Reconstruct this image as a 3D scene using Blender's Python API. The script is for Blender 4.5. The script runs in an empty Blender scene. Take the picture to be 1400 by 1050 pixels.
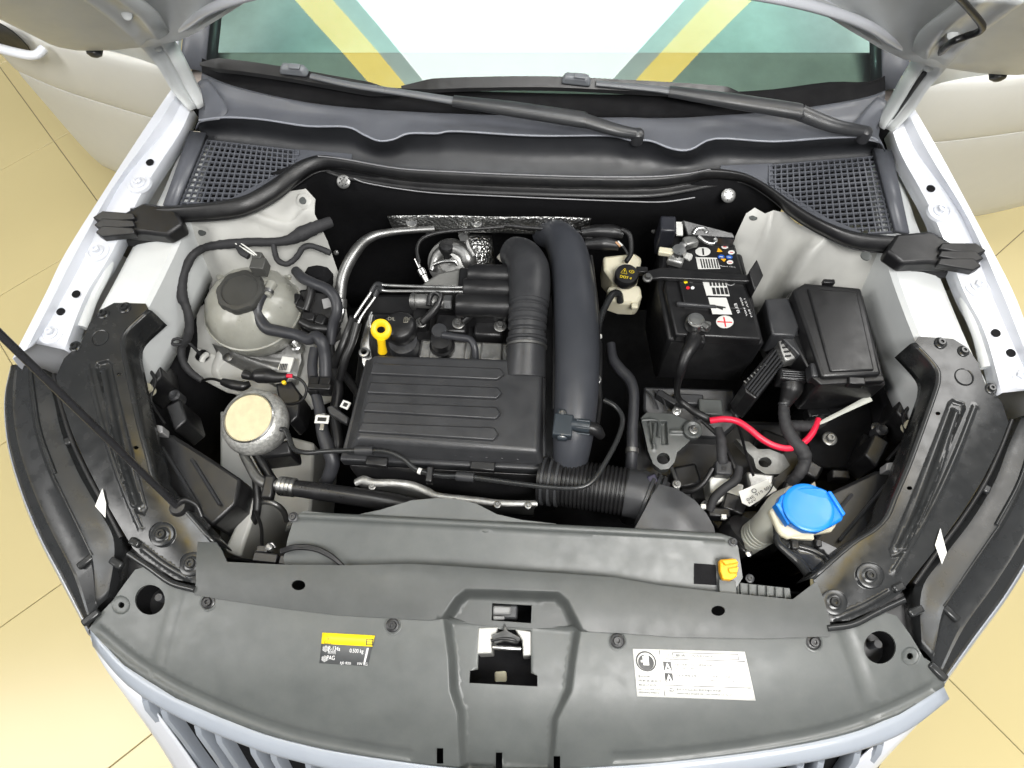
import bpy, bmesh, math, random
import numpy as np
from mathutils import Vector, Matrix
from mathutils.geometry import delaunay_2d_cdt
random.seed(7); rng = np.random.default_rng(7)
SC = bpy.context.scene
COL = SC.collection

# ------------------------------------------------------------------ camera
CAM = np.array([0.048, 0.0, 2.05]); FPX = 1000.0
PITCH, YAW, ROLL = math.radians(66.0), math.radians(6.627), math.radians(-3.371)
def _basis():
    cp, sp = math.cos(PITCH), math.sin(PITCH)
    f = np.array([0, cp, -sp]); r = np.array([1., 0, 0]); u = np.array([0, sp, cp])
    cy, sy = math.cos(YAW), math.sin(YAW)
    Z = np.array([[cy, -sy, 0], [sy, cy, 0], [0, 0, 1]])
    f, r, u = Z @ f, Z @ r, Z @ u
    cr, sr = math.cos(ROLL), math.sin(ROLL)
    return f, r * cr + u * sr, -r * sr + u * cr
CF, CR, CU = _basis()
cam = bpy.data.cameras.new('camera'); camo = bpy.data.objects.new('camera', cam); COL.objects.link(camo)
cam.sensor_width = 36; cam.lens = 36 * FPX / 1400; cam.clip_start = .02; cam.clip_end = 60
camo.matrix_world = Matrix(((CR[0], CU[0], -CF[0], CAM[0]), (CR[1], CU[1], -CF[1], CAM[1]), (CR[2], CU[2], -CF[2], CAM[2]), (0, 0, 0, 1)))
SC.camera = camo

# ------------------------------------------------------------------ light and exposure
W = bpy.data.worlds.new('World'); SC.world = W; W.use_nodes = True
bgn = W.node_tree.nodes['Background']; bgn.inputs[0].default_value = (.93, .97, 1, 1); bgn.inputs[1].default_value = .20
def area(name, loc, sx, sy, watts, col=(1, .985, .96), target=(0, .4, .9)):
    l = bpy.data.lights.new(name, 'AREA'); l.shape = 'RECTANGLE'; l.size = sx; l.size_y = sy; l.energy = watts; l.color = col
    o = bpy.data.objects.new(name, l); COL.objects.link(o); o.location = loc
    o.rotation_euler = (Vector(target) - Vector(loc)).to_track_quat('-Z', 'Y').to_euler()
    return o
area('ceiling_lamp_front', (.95, -.95, 3.9), 1.7, 1.0, 155, target=(.5, .1, .9))
area('ceiling_lamp_side', (-3.1, -.6, 3.9), 1.2, 2.4, 95, target=(0, .4, .9))
area('ceiling_lamp_far', (2.6, 2.2, 3.9), 1.2, 2.4, 90, target=(.4, .8, .9))
SC.view_settings.view_transform = 'Standard'; SC.view_settings.look = 'None'
SC.view_settings.exposure = 0.0; SC.view_settings.gamma = 1.0; SC.view_settings.use_curve_mapping = False
SC.render.engine = 'CYCLES'
SC.cycles.use_denoising = True
SC.cycles.max_bounces = 8; SC.cycles.diffuse_bounces = 4; SC.cycles.glossy_bounces = 4; SC.cycles.transparent_max_bounces = 12
SC.cycles.caustics_reflective = False; SC.cycles.caustics_refractive = False
SC.cycles.sample_clamp_indirect = 6

# ------------------------------------------------------------------ from the photograph's sight lines to points at a given height
def ray(u, v): return CF * FPX + CR * (u - 700) - CU * (v - 525)
def P(u, v, z):
    d = ray(u, v); return Vector(CAM + d * ((z - CAM[2]) / d[2]))
def PL(u, v, p0, n):
    d = ray(u, v); n = np.array(n, float); p0 = np.array(p0, float)
    return Vector(CAM + d * (((p0 - CAM) @ n) / (d @ n)))
def PS(u, v, zf, z0=.88):
    z = z0
    for _ in range(8):
        p = P(u, v, z); z = float(zf(np.array([[p.x, p.y]]))[0])
    return P(u, v, z)
def mpp(p): return float((np.array(p) - CAM) @ CF) / FPX      # metres per photo pixel at a point
def mirror(p): return Vector((-p[0], p[1], p[2]))

# ------------------------------------------------------------------ materials
MATS = {}
def M(name, col, rough=.5, metal=0., coat=0., bump=0., bscale=400., var=.12, vscale=18., rvar=.08, spec=.5, trans=0., emis=None, estr=0., dust=0., sss=0.):
    if name in MATS: return MATS[name]
    m = bpy.data.materials.new(name); m.use_nodes = True; nt = m.node_tree; N = nt.nodes; L = nt.links
    b = N['Principled BSDF']
    b.inputs['Metallic'].default_value = metal; b.inputs['Coat Weight'].default_value = coat; b.inputs['Coat Roughness'].default_value = .06
    b.inputs['Specular IOR Level'].default_value = spec
    if trans: b.inputs['Transmission Weight'].default_value = trans
    if sss:
        b.inputs['Subsurface Weight'].default_value = sss; b.inputs['Subsurface Radius'].default_value = (.01, .008, .005); b.inputs['Subsurface Scale'].default_value = 1
    if emis is not None:
        b.inputs['Emission Color'].default_value = (*emis, 1); b.inputs['Emission Strength'].default_value = estr
    tc = N.new('ShaderNodeNewGeometry')
    n1 = N.new('ShaderNodeTexNoise'); n1.inputs['Scale'].default_value = vscale; n1.inputs['Detail'].default_value = 6; n1.inputs['Roughness'].default_value = .62
    L.new(tc.outputs['Position'], n1.inputs['Vector'])
    r1 = N.new('ShaderNodeMapRange'); r1.inputs[1].default_value = .3; r1.inputs[2].default_value = .7
    L.new(n1.outputs['Fac'], r1.inputs[0])
    mx = N.new('ShaderNodeMix'); mx.data_type = 'RGBA'
    mx.inputs[6].default_value = (*[max(0, c * (1 - var)) for c in col], 1); mx.inputs[7].default_value = (*[min(1, c * (1 + var)) for c in col], 1)
    L.new(r1.outputs[0], mx.inputs[0])
    last = mx.outputs[2]
    if dust:
        n3 = N.new('ShaderNodeTexNoise'); n3.inputs['Scale'].default_value = 9; n3.inputs['Detail'].default_value = 10; n3.inputs['Roughness'].default_value = .75
        L.new(tc.outputs['Position'], n3.inputs['Vector'])
        r3 = N.new('ShaderNodeMapRange'); r3.inputs[1].default_value = .42; r3.inputs[2].default_value = .8; r3.inputs[4].default_value = dust
        L.new(n3.outputs['Fac'], r3.inputs[0])
        m2 = N.new('ShaderNodeMix'); m2.data_type = 'RGBA'; m2.inputs[7].default_value = (.34, .33, .29, 1)
        L.new(r3.outputs[0], m2.inputs[0]); L.new(last, m2.inputs[6]); last = m2.outputs[2]
    L.new(last, b.inputs['Base Color'])
    r2 = N.new('ShaderNodeMapRange'); r2.inputs[1].default_value = .3; r2.inputs[2].default_value = .7
    r2.inputs[3].default_value = max(.02, rough - rvar); r2.inputs[4].default_value = min(1, rough + rvar)
    n2 = N.new('ShaderNodeTexNoise'); n2.inputs['Scale'].default_value = vscale * 2.3; n2.inputs['Detail'].default_value = 5
    L.new(tc.outputs['Position'], n2.inputs['Vector']); L.new(n2.outputs['Fac'], r2.inputs[0]); L.new(r2.outputs[0], b.inputs['Roughness'])
    if bump:
        nb = N.new('ShaderNodeTexNoise'); nb.inputs['Scale'].default_value = bscale; nb.inputs['Detail'].default_value = 3
        L.new(tc.outputs['Position'], nb.inputs['Vector'])
        bp = N.new('ShaderNodeBump'); bp.inputs['Strength'].default_value = bump; bp.inputs['Distance'].default_value = .002
        L.new(nb.outputs['Fac'], bp.inputs['Height']); L.new(bp.outputs[0], b.inputs['Normal'])
    MATS[name] = m
    return m
paint = M('pearl_white_paint', (.66, .68, .73), .30, coat=.5, var=.006, vscale=5, rvar=.008)
paint_in = M('unpolished_white_paint', (.62, .64, .64), .42, coat=.15, var=.06, bump=.03, bscale=60, dust=.12)
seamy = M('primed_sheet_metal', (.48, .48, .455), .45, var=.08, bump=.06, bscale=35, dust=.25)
grey_pl = M('grained_grey_plastic', (.080, .086, .084), .40, var=.08, bump=.08, bscale=1500, dust=.05, rvar=.07)
strip_pl = M('shaded_grained_grey_plastic', (.052, .056, .055), .42, var=.08, bump=.08, bscale=1500, dust=.05, rvar=.07)  # darker copy of grey_pl: the strip's shading by angle is in the colour
dark_pl = M('grained_dark_plastic', (.032, .033, .036), .36, var=.12, bump=.10, bscale=1300, dust=.03)
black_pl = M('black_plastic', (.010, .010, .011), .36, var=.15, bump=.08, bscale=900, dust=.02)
void_pl = M('matt_black_felt', (.006, .006, .007), .85, var=.2, bump=.2, bscale=300, spec=.2)
gloss_bk = M('gloss_black_painted_steel', (.020, .021, .022), .23, coat=.0, var=.1, bump=.02, bscale=120, dust=.03)
rubber = M('black_rubber', (.008, .008, .009), .42, var=.15, bump=.08, bscale=600, dust=.04)
cowl_pl = M('blue_grey_cowl_plastic', (.088, .093, .108), .40, var=.08, bump=.08, bscale=1400, dust=.03)
alu = M('cast_aluminium', (.36, .36, .35), .48, metal=.85, var=.35, bump=.25, bscale=220)
alu_sm = M('drawn_aluminium', (.60, .60, .59), .32, metal=1, var=.2, bump=.05, bscale=300)
zinc = M('zinc_plated_steel', (.42, .42, .40), .5, metal=.35, var=.15, bump=.05, bscale=300)
steel = M('dull_zinc_steel', (.25, .25, .245), .42, metal=.9, var=.3, bump=.1, bscale=250)
chrome = M('satin_silver_trim', (.27, .295, .335), .36, coat=.25, var=.03)
cream = M('cream_plastic', (.66, .62, .47), .42, var=.05, sss=.15)
milky = M('milky_tank_plastic', (.30, .30, .265), .34, var=.14, coat=.2, bump=.05, bscale=40, sss=.1)
white_pl = M('white_plastic', (.72, .72, .68), .4, var=.05)
label_w = M('white_label_paper', (.70, .70, .67), .4, var=.03)
ink = M('black_print', (.02, .02, .02), .5, var=.05)
ink_g = M('grey_print', (.05, .05, .05), .5, var=.05)
print_w = M('white_print', (.75, .75, .75), .5, var=.03)
blue_pl = M('bright_blue_plastic', (.010, .21, .74), .33, var=.06, rvar=.05, sss=.05)
yellow_pl = M('yellow_plastic', (.90, .58, .012), .36, var=.05)
yellow_lb = M('yellow_label', (.92, .70, .015), .42, var=.03)
orange_pl = M('amber_plastic', (.86, .42, .015), .4, var=.06)
red_pl = M('red_cable', (.72, .018, .055), .36, var=.06)
red_pr = M('red_print', (.70, .02, .03), .5, var=.02)
blue_pr = M('blue_print', (.02, .10, .42), .5, var=.02)
tape = M('cloth_tape', (.022, .022, .024), .7, var=.2, bump=.35, bscale=500)
hose = M('grey_rubber_hose', (.028, .029, .034), .45, var=.15, bump=.05, bscale=500, dust=.04)
tilem = M('cream_floor_tile', (.58, .49, .255), .24, var=.025, vscale=1.3, bump=.015, bscale=14, rvar=.015)
grout = M('dark_grout', (.16, .14, .10), .8, var=.1)
dash_m = M('charcoal_dashboard', (.46, .40, .36), .7, var=.1, bump=.1, bscale=700)
trim_m = M('pale_cabin_trim', (.70, .78, .76), .7, var=.08)

# ------------------------------------------------------------------ objects
def props(o, label=None, cat=None, group=None, kind=None):
    for k, x in (('label', label), ('category', cat), ('group', group), ('kind', kind)):
        if x: o[k] = x
    return o
def T(name, label, cat, loc, group=None):
    o = bpy.data.objects.new(name, None); COL.objects.link(o); o.location = loc; o.empty_display_size = .05
    return props(o, label, cat, group)
ALLMESH = []
def add(name, V, Fc, mat, parent=None, ang=38, bevel=0., bseg=2, solid=0., fix=True, label=None, cat=None, group=None, kind=None, smooth=True):
    V = np.array([tuple(p) for p in V], float)
    c = (V.min(0) + V.max(0)) / 2
    me = bpy.data.meshes.new(name); me.from_pydata((V - c).tolist(), [], Fc)
    if fix:
        bm = bmesh.new(); bm.from_mesh(me); bmesh.ops.remove_doubles(bm, verts=bm.verts, dist=1e-6); bmesh.ops.recalc_face_normals(bm, faces=bm.faces); bm.to_mesh(me); bm.free()
    if smooth:
        me.shade_smooth(); me.set_sharp_from_angle(angle=math.radians(ang))
    me.materials.append(mat)
    o = bpy.data.objects.new(name, me); COL.objects.link(o); o.location = c
    if parent is not None:
        o.parent = parent
        base = Vector((0, 0, 0)); q = parent
        while q is not None: base += q.location; q = q.parent
        o.location = Vector(c) - base
    if solid:
        md = o.modifiers.new('solid', 'SOLIDIFY'); md.thickness = solid; md.offset = -1
    if bevel:
        md = o.modifiers.new('bevel', 'BEVEL'); md.width = bevel; md.segments = bseg; md.limit_method = 'ANGLE'; md.angle_limit = math.radians(42); md.harden_normals = False
    return props(o, label, cat, group, kind)
# NOTE parents are never rotated or scaled, so positions simply subtract

def catmull(pts, n=8, closed=False):
    pts = [np.array(tuple(p), float) for p in pts]; out = []
    m = len(pts)
    if m < 3: 
        return [Vector(p) for p in pts]
    for i in range(m if closed else m - 1):
        p0 = pts[(i - 1) % m] if closed or i > 0 else 2 * pts[0] - pts[1]
        p1 = pts[i]; p2 = pts[(i + 1) % m]
        p3 = pts[(i + 2) % m] if closed or i + 2 < m else 2 * pts[-1] - pts[-2]
        for k in range(n):
            t = k / n
            out.append(.5 * ((2 * p1) + (-p0 + p2) * t + (2 * p0 - 5 * p1 + 4 * p2 - p3) * t * t + (-p0 + 3 * p1 - 3 * p2 + p3) * t ** 3))
    if not closed: out.append(pts[-1])
    return [Vector(p) for p in out]
def pts3(uvz): return [p if isinstance(p, Vector) else P(*p) for p in uvz]

def sweep(path, rad, seg=12, flat=1.0, up=None):
    """rings along a path: rad is a number, a list per point or a function of 0..1"""
    n = len(path); V = []; Fc = []
    t0 = (path[1] - path[0]).normalized()
    a = Vector((0, 0, 1)) if abs(t0.z) < .9 else Vector((1, 0, 0))
    nrm = (a - t0 * a.dot(t0)).normalized()
    for i, p in enumerate(path):
        t = (path[min(i + 1, n - 1)] - path[max(i - 1, 0)])
        t = t.normalized() if t.length > 1e-9 else t0
        nrm = (nrm - t * nrm.dot(t)); nrm = nrm.normalized() if nrm.length > 1e-6 else t.orthogonal().normalized()
        b = t.cross(nrm)
        r = rad(i / (n - 1)) if callable(rad) else (rad[i] if hasattr(rad, '__len__') else rad)
        for k in range(seg):
            th = 2 * math.pi * k / seg
            V.append(p + nrm * (math.cos(th) * r * flat) + b * (math.sin(th) * r))
    for i in range(n - 1):
        for k in range(seg):
            a_, b_ = i * seg + k, i * seg + (k + 1) % seg
            Fc.append((a_, b_, b_ + seg, a_ + seg))
    Fc.append(tuple(range(seg - 1, -1, -1))); Fc.append(tuple((n - 1) * seg + k for k in range(seg)))
    return V, Fc
def tube(name, uvz, wpx, mat, parent=None, n=7, seg=12, flat=1.0, m=None, **kw):
    """a bent tube through (u, v, z) sight points, wpx its width in photo pixels (or m its radius in metres)"""
    pp = pts3(uvz); path = catmull(pp, n)
    if m is None:
        if hasattr(wpx, '__len__'):
            ws = np.interp(np.linspace(0, 1, len(path)), np.linspace(0, 1, len(wpx)), wpx)
            rad = [w * mpp(p) / 2 for w, p in zip(ws, path)]
        else: rad = [wpx * mpp(p) / 2 for p in path]
    else: rad = m
    if mat.name == 'cloth_tape': rad = [r * random.uniform(.93, 1.07) for r in (rad if hasattr(rad, '__len__') else [rad] * len(path))]
    V, Fc = sweep(path, rad, seg, flat)
    return add(name, V, Fc, mat, parent, ang=50, **kw)
def ribbed(name, uvz, wpx, mat, parent=None, rings=14, depth=.10, seg=28, n=12, **kw):
    pp = pts3(uvz); path0 = catmull(pp, n)
    d = np.concatenate([[0], np.cumsum([(b - a).length for a, b in zip(path0, path0[1:])])]); d /= d[-1]
    k = rings * 6 + 1; A = np.array([tuple(p) for p in path0])
    path = [Vector([np.interp(t, d, A[:, j]) for j in range(3)]) for t in np.linspace(0, 1, k)]
    ws = np.interp(np.linspace(0, 1, k), np.linspace(0, 1, len(wpx)), wpx) if hasattr(wpx, '__len__') else [wpx] * k
    rad = [w * mpp(p) / 2 * (1 - depth * (1 if (i % 6) in (0, 1) else 0.0)) for i, (w, p) in enumerate(zip(ws, path))]
    V, Fc = sweep(path, rad, seg)
    return add(name, V, Fc, mat, parent, ang=30, **kw)
def lathe_vf(profile, c, axis=(0, 0, 1), seg=24, sx=1.0):
    ax = Vector(axis).normalized(); x = ax.orthogonal().normalized(); y = ax.cross(x); c = Vector(c); V = []; Fc = []
    for r, h in profile:
        for k in range(seg):
            th = 2 * math.pi * k / seg; V.append(c + ax * h + (x * math.cos(th) * sx + y * math.sin(th)) * r)
    for i in range(len(profile) - 1):
        for k in range(seg):
            a, b = i * seg + k, i * seg + (k + 1) % seg; Fc.append((a, b, b + seg, a + seg))
    Fc.append(tuple(range(seg - 1, -1, -1))); Fc.append(tuple((len(profile) - 1) * seg + k for k in range(seg)))
    return V, Fc
def lathe(name, profile, c, mat, parent=None, axis=(0, 0, 1), seg=24, ang=35, **kw):
    V, Fc = lathe_vf(profile, c, axis, seg); return add(name, V, Fc, mat, parent, ang=ang, **kw)
def prism(name, uv, z0, z1, mat, parent=None, bevel=.003, ztop=None, taper=1.0, **kw):
    """sight-line outline at height z0 (or per corner), straight down to z1"""
    top = [p if isinstance(p, Vector) else (P(*p) if len(p) == 3 else P(p[0], p[1], z0)) for p in uv]
    c = sum(top, Vector()) / len(top)
    bot = [Vector((c.x + (p.x - c.x) * taper, c.y + (p.y - c.y) * taper, z1)) for p in top]
    k = len(top); V = top + bot
    Fc = [tuple(range(k)), tuple(range(2 * k - 1, k - 1, -1))] + [(i, i + k, (i + 1) % k + k, (i + 1) % k) for i in range(k)]
    return add(name, V, Fc, mat, parent, bevel=bevel, ang=30, **kw)
def box(name, c, size, mat, parent=None, rz=0., bevel=.002, rx=0., ry=0., taper=1.0, **kw):
    R = Matrix.Rotation(rz, 3, 'Z') @ Matrix.Rotation(rx, 3, 'X') @ Matrix.Rotation(ry, 3, 'Y'); c = Vector(c); V = []
    for z in (-1, 1):
        for x, y in ((-1, -1), (1, -1), (1, 1), (-1, 1)):
            q = taper if z > 0 else 1
            V.append(c + R @ Vector((x * size[0] / 2 * q, y * size[1] / 2 * q, z * size[2] / 2)))
    Fc = [(3, 2, 1, 0), (4, 5, 6, 7), (0, 1, 5, 4), (1, 2, 6, 5), (2, 3, 7, 6), (3, 0, 4, 7)]
    return add(name, V, Fc, mat, parent, bevel=bevel, ang=30, **kw)
def pbox(name, u, v, z, w, h, t, mat, parent=None, ang=0., **kw):
    """box whose top centre is seen at (u, v); w, h in photo pixels, t metres thick, turned by ang degrees (photo-clockwise)"""
    p = P(u, v, z); s = mpp(p)
    return box(name, (p.x, p.y, z - t / 2), (w * s, h * s * 1.08, t), mat, parent, rz=-math.radians(ang), **kw)
def rows(name, rws, mat, parent=None, n=4, m=4, solid=.0015, closed=False, **kw):
    """a smooth sheet lofted through rows of points (all rows equally long)"""
    R = [catmull(pts3(r), n) if n > 1 else pts3(r) for r in rws]
    if m > 1:
        cols = [catmull([r[j] for r in R], m, closed) for j in range(len(R[0]))]
        R = [[c[i] for c in cols] for i in range(len(cols[0]))]
    a, b = len(R), len(R[0]); V = [p for r in R for p in r]
    Fc = [(i * b + j, i * b + j + 1, ((i + 1) % a) * b + j + 1, ((i + 1) % a) * b + j) for i in range(a if closed else a - 1) for j in range(b - 1)]
    return add(name, V, Fc, mat, parent, solid=solid, fix=kw.pop('fix', True), **kw)

# --- smooth height sheets cut to an outline, with holes and pressed-in shapes
class TPS:
    def __init__(s, X, z):
        X = np.array(X, float)[:, :2]; z = np.array(z, float); n = len(X)
        K = s.k(X, X) + 1e-7 * np.eye(n); Pm = np.hstack([np.ones((n, 1)), X])
        A = np.zeros((n + 3, n + 3)); A[:n, :n] = K; A[:n, n:] = Pm; A[n:, :n] = Pm.T
        s.X = X; s.w = np.linalg.lstsq(A, np.concatenate([z, [0, 0, 0]]), rcond=None)[0]
    def k(s, A, B):
        d = ((A[:, None] - B[None]) ** 2).sum(-1); return np.where(d > 1e-12, d * np.log(d + 1e-12), 0)
    def __call__(s, Q):
        Q = np.array(Q, float)[:, :2]; n = len(s.X)
        return s.k(Q, s.X) @ s.w[:n] + s.w[n] + Q @ s.w[n + 1:]
def seg_dist(Q, poly, closed=True):
    poly = np.array(poly, float)[:, :2]; A = poly if closed else poly[:-1]; B = np.roll(poly, -1, 0) if closed else poly[1:]
    d = np.full(len(Q), 9.0)
    for a, b in zip(A, B):
        ab = b - a; t = np.clip(((Q - a) @ ab) / max(ab @ ab, 1e-12), 0, 1); d = np.minimum(d, np.linalg.norm(Q - (a + t[:, None] * ab), axis=1))
    return d
def inside(Q, poly):
    poly = np.array(poly, float)[:, :2]; r = np.zeros(len(Q), bool)
    for a, b in zip(poly, np.roll(poly, -1, 0)):
        if abs(a[1] - b[1]) < 1e-12: continue
        c = ((a[1] > Q[:, 1]) != (b[1] > Q[:, 1])) & (Q[:, 0] < (b[0] - a[0]) * (Q[:, 1] - a[1]) / (b[1] - a[1]) + a[0]); r ^= c
    return r
def resample(poly, step):
    out = []
    for a, b in zip(poly, poly[1:] + poly[:1]):
        k = max(1, int((b - a).length / step))
        for i in range(k): out.append(a + (b - a) * (i / k))
    return out
def circ(u, v, ru, rv=None, k=20): return [(u + ru * math.cos(2 * math.pi * i / k), v + (rv or ru) * math.sin(2 * math.pi * i / k)) for i in range(k)]
def sstep(x): x = np.clip(x, 0, 1); return x * x * (3 - 2 * x)
class POLY:
    def __init__(s, X, z, deg):
        X = np.array(X, float)[:, :2]; s.c = X.mean(0); s.s = np.abs(X - s.c).max(0); s.d = deg
        s.w = np.linalg.lstsq(s.b(X), np.array(z, float), rcond=None)[0]
    def b(s, X):
        x, y = ((X - s.c) / s.s).T; return np.stack([x ** i * y ** j for i in range(s.d + 1) for j in range(s.d + 1 - i)], 1)
    def __call__(s, Q): return s.b(np.array(Q, float)[:, :2]) @ s.w
def plate(name, outline, mat, parent=None, ctrl=(), holes=(), feats=(), step=.007, thick=.003, z0=.88, smooth_outline=False, flip=False, poly=0, onto=None, **kw):
    """outline, ctrl: (u, v, z); holes: lists of (u, v); feats: (poly_uv, dz, width[, 'line'])"""
    o3 = pts3(outline); c3 = o3 + pts3(ctrl)
    zf0 = onto or (POLY(c3, [p.z for p in c3], poly) if poly else TPS(c3, [p.z for p in c3]))
    H = [[PS(u, v, zf0, z0) for u, v in h] for h in holes]
    Ft = [([PS(u, v, zf0, z0) for u, v in f[0]], f[1], f[2], len(f) > 3) for f in feats]
    Ft = [((catmull(f[0], 4, False) if f[3] else f[0]),) + f[1:] for f in Ft]
    if smooth_outline: o3 = catmull(o3, 5, True)
    if flip:
        o3 = [mirror(p) for p in o3][::-1]; H = [[mirror(p) for p in h] for h in H]; Ft = [([mirror(p) for p in f[0]],) + f[1:] for f in Ft]
        z_old = zf0; zf0 = lambda Q: z_old(np.array(Q) * np.array([-1, 1]))
    def zf(Q):
        Q = np.array(Q, float)[:, :2]; z = np.array(zf0(Q))
        for poly, dz, w, line in Ft:
            if line: d = seg_dist(Q, poly, False); z = z + dz * sstep((w - d) / (w * .6))
            else: d = seg_dist(Q, poly); z = z + dz * np.where(inside(Q, poly), sstep(d / w), 0)
        return z
    ol = [Vector((p.x, p.y)) for p in resample([Vector((p.x, p.y, 0)) for p in o3], step * 1.3)]
    hl = [[Vector((p.x, p.y)) for p in h] for h in H]
    A = np.array([tuple(p) for p in ol]); lo, hi = A.min(0), A.max(0)
    gx, gy = np.meshgrid(np.arange(lo[0], hi[0], step), np.arange(lo[1], hi[1], step)); gx[1::2] += step / 2
    Q = np.stack([gx.ravel(), gy.ravel()], 1)
    Q = Q[inside(Q, A)]; Q = Q[seg_dist(Q, A) > step * .45]
    for h in hl:
        ha = np.array([tuple(p) for p in h]); Q = Q[~inside(Q, ha)]; Q = Q[seg_dist(Q, ha) > step * .35]
    pts = list(ol); edges = [(i, (i + 1) % len(ol)) for i in range(len(ol))]
    for h in hl:
        b = len(pts); pts += h; edges += [(b + i, b + (i + 1) % len(h)) for i in range(len(h))]
    extra = []
    for poly, dz, w, line in Ft:
        pp_ = [Vector((p.x, p.y, 0)) for p in poly]; d0 = max(.0022, w * .35)
        rs = resample(pp_, d0 * 1.6) if not line else [a + (b - a) * (i / max(1, int((b - a).length / (d0 * 1.6)))) for a, b in zip(pp_, pp_[1:]) for i in range(max(1, int((b - a).length / (d0 * 1.6))))] + [pp_[-1]]
        R_ = np.array([(p.x, p.y) for p in rs]); tn = np.roll(R_, -1, 0) - np.roll(R_, 1, 0)
        if line: tn[0] = R_[1] - R_[0]; tn[-1] = R_[-1] - R_[-2]
        tn /= np.linalg.norm(tn, axis=1)[:, None] + 1e-9; nn_ = np.c_[-tn[:, 1], tn[:, 0]]
        Q = Q[seg_dist(Q, R_, not line) > w * 1.05 + step * .2]
        offs = (-w, -.72 * w, -.42 * w, 0, .42 * w, .72 * w, w) if line else (-w, -.66 * w, -.33 * w, -.12 * w, 0, .12 * w, .33 * w, .66 * w, w)
        for of in offs: extra.append(R_ + nn_ * of)
    if extra:
        X_ = np.vstack(extra); X_ = X_[inside(X_, A)]; X_ = X_[seg_dist(X_, A) > step * .3]
        for h in hl:
            ha = np.array([tuple(p) for p in h]); X_ = X_[~inside(X_, ha)]; X_ = X_[seg_dist(X_, ha) > step * .25]
        gk = np.unique(np.round(X_ / .0007).astype(int), axis=0, return_index=True)[1]; Q = np.vstack([Q, X_[gk]])
    pts += [Vector(q) for q in Q]
    v2, e2, f2, *_ = delaunay_2d_cdt(pts, edges, [], 0, 1e-7)
    v2 = np.array([tuple(v) for v in v2]); f2 = np.array([f for f in f2 if len(f) == 3])
    cen = v2[f2].mean(1); keep = inside(cen, A)
    for h in hl: keep &= ~inside(cen, np.array([tuple(p) for p in h]))
    f2 = f2[keep]; z = zf(v2); n = len(v2)
    V = np.vstack([np.c_[v2, z], np.c_[v2, z - thick]])
    Fc = [tuple(int(i) for i in f) for f in f2] + [tuple(int(i) + n for i in f[::-1]) for f in f2]
    cnt = {}
    for f in f2:
        for a, b in ((f[0], f[1]), (f[1], f[2]), (f[2], f[0])): cnt[(int(a), int(b))] = 1
    for a, b in cnt:
        if (b, a) not in cnt: Fc.append((b, a, a + n, b + n))
    used = sorted({i for f in Fc for i in f}); mp = {j: i for i, j in enumerate(used)}
    o = add(name, V[used], [tuple(mp[i] for i in f) for f in Fc], mat, parent, bevel=0, fix=False, ang=72, **kw)
    o_zf[o.name] = zf
    return o
o_zf = {}

# --- small repeats that share mesh data
SHARED = {}
def shared(key, V, Fc, mat, ang=35):
    if key not in SHARED:
        me = bpy.data.meshes.new(key); me.from_pydata([tuple(p) for p in V], [], Fc)
        bm = bmesh.new(); bm.from_mesh(me); bmesh.ops.recalc_face_normals(bm, faces=bm.faces); bm.to_mesh(me); bm.free()
        me.shade_smooth(); me.set_sharp_from_angle(angle=math.radians(ang)); me.materials.append(mat); SHARED[key] = me
    return SHARED[key]
def place(name, me, loc, parent, scale=1., axis=None, rz=0., **kw):
    o = bpy.data.objects.new(name, me); COL.objects.link(o)
    base = Vector((0, 0, 0)); q = parent
    while q is not None: base += q.location; q = q.parent
    o.parent = parent; o.location = Vector(loc) - base
    o.scale = (scale,) * 3 if not hasattr(scale, '__len__') else scale
    q = Vector((0, 0, 1)).rotation_difference(Vector(axis)) if axis is not None else Matrix.Identity(3).to_quaternion()
    o.rotation_mode = 'QUATERNION'; o.rotation_quaternion = q @ Matrix.Rotation(rz, 3, 'Z').to_quaternion()
    return props(o, **kw)
def _torx():
    V, Fc = lathe_vf([(1, 0), (1, .14), (.92, .2), (.62, .24), (.60, .62), (.54, .7), (.30, .7), (.26, .40), (.02, .38)], (0, 0, 0), seg=18); return V, Fc
def _hex():
    V, Fc = lathe_vf([(1, 0), (1, .15), (.93, .2), (.66, .22)], (0, 0, 0), seg=18)
    b = len(V); v2, f2 = lathe_vf([(.60, .2), (.60, .72), (.50, .8), (.28, .8), (.26, .5), (.02, .48)], (0, 0, 0), seg=6)
    return V + v2, Fc + [tuple(i + b for i in f) for f in f2]
def bolt(u, v, z, rpx, parent, mat=None, kind='torx', axis=None, name='bolt', p=None):
    mat = mat or gloss_bk
    p = p or P(u, v, z); V, Fc = _torx() if kind == 'torx' else _hex()
    return place(name, shared('%s_%s' % (kind, mat.name), V, Fc, mat), p, parent, rpx * mpp(p), axis, rz=random.random() * 3)
FONT_CACHE = {}
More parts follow.
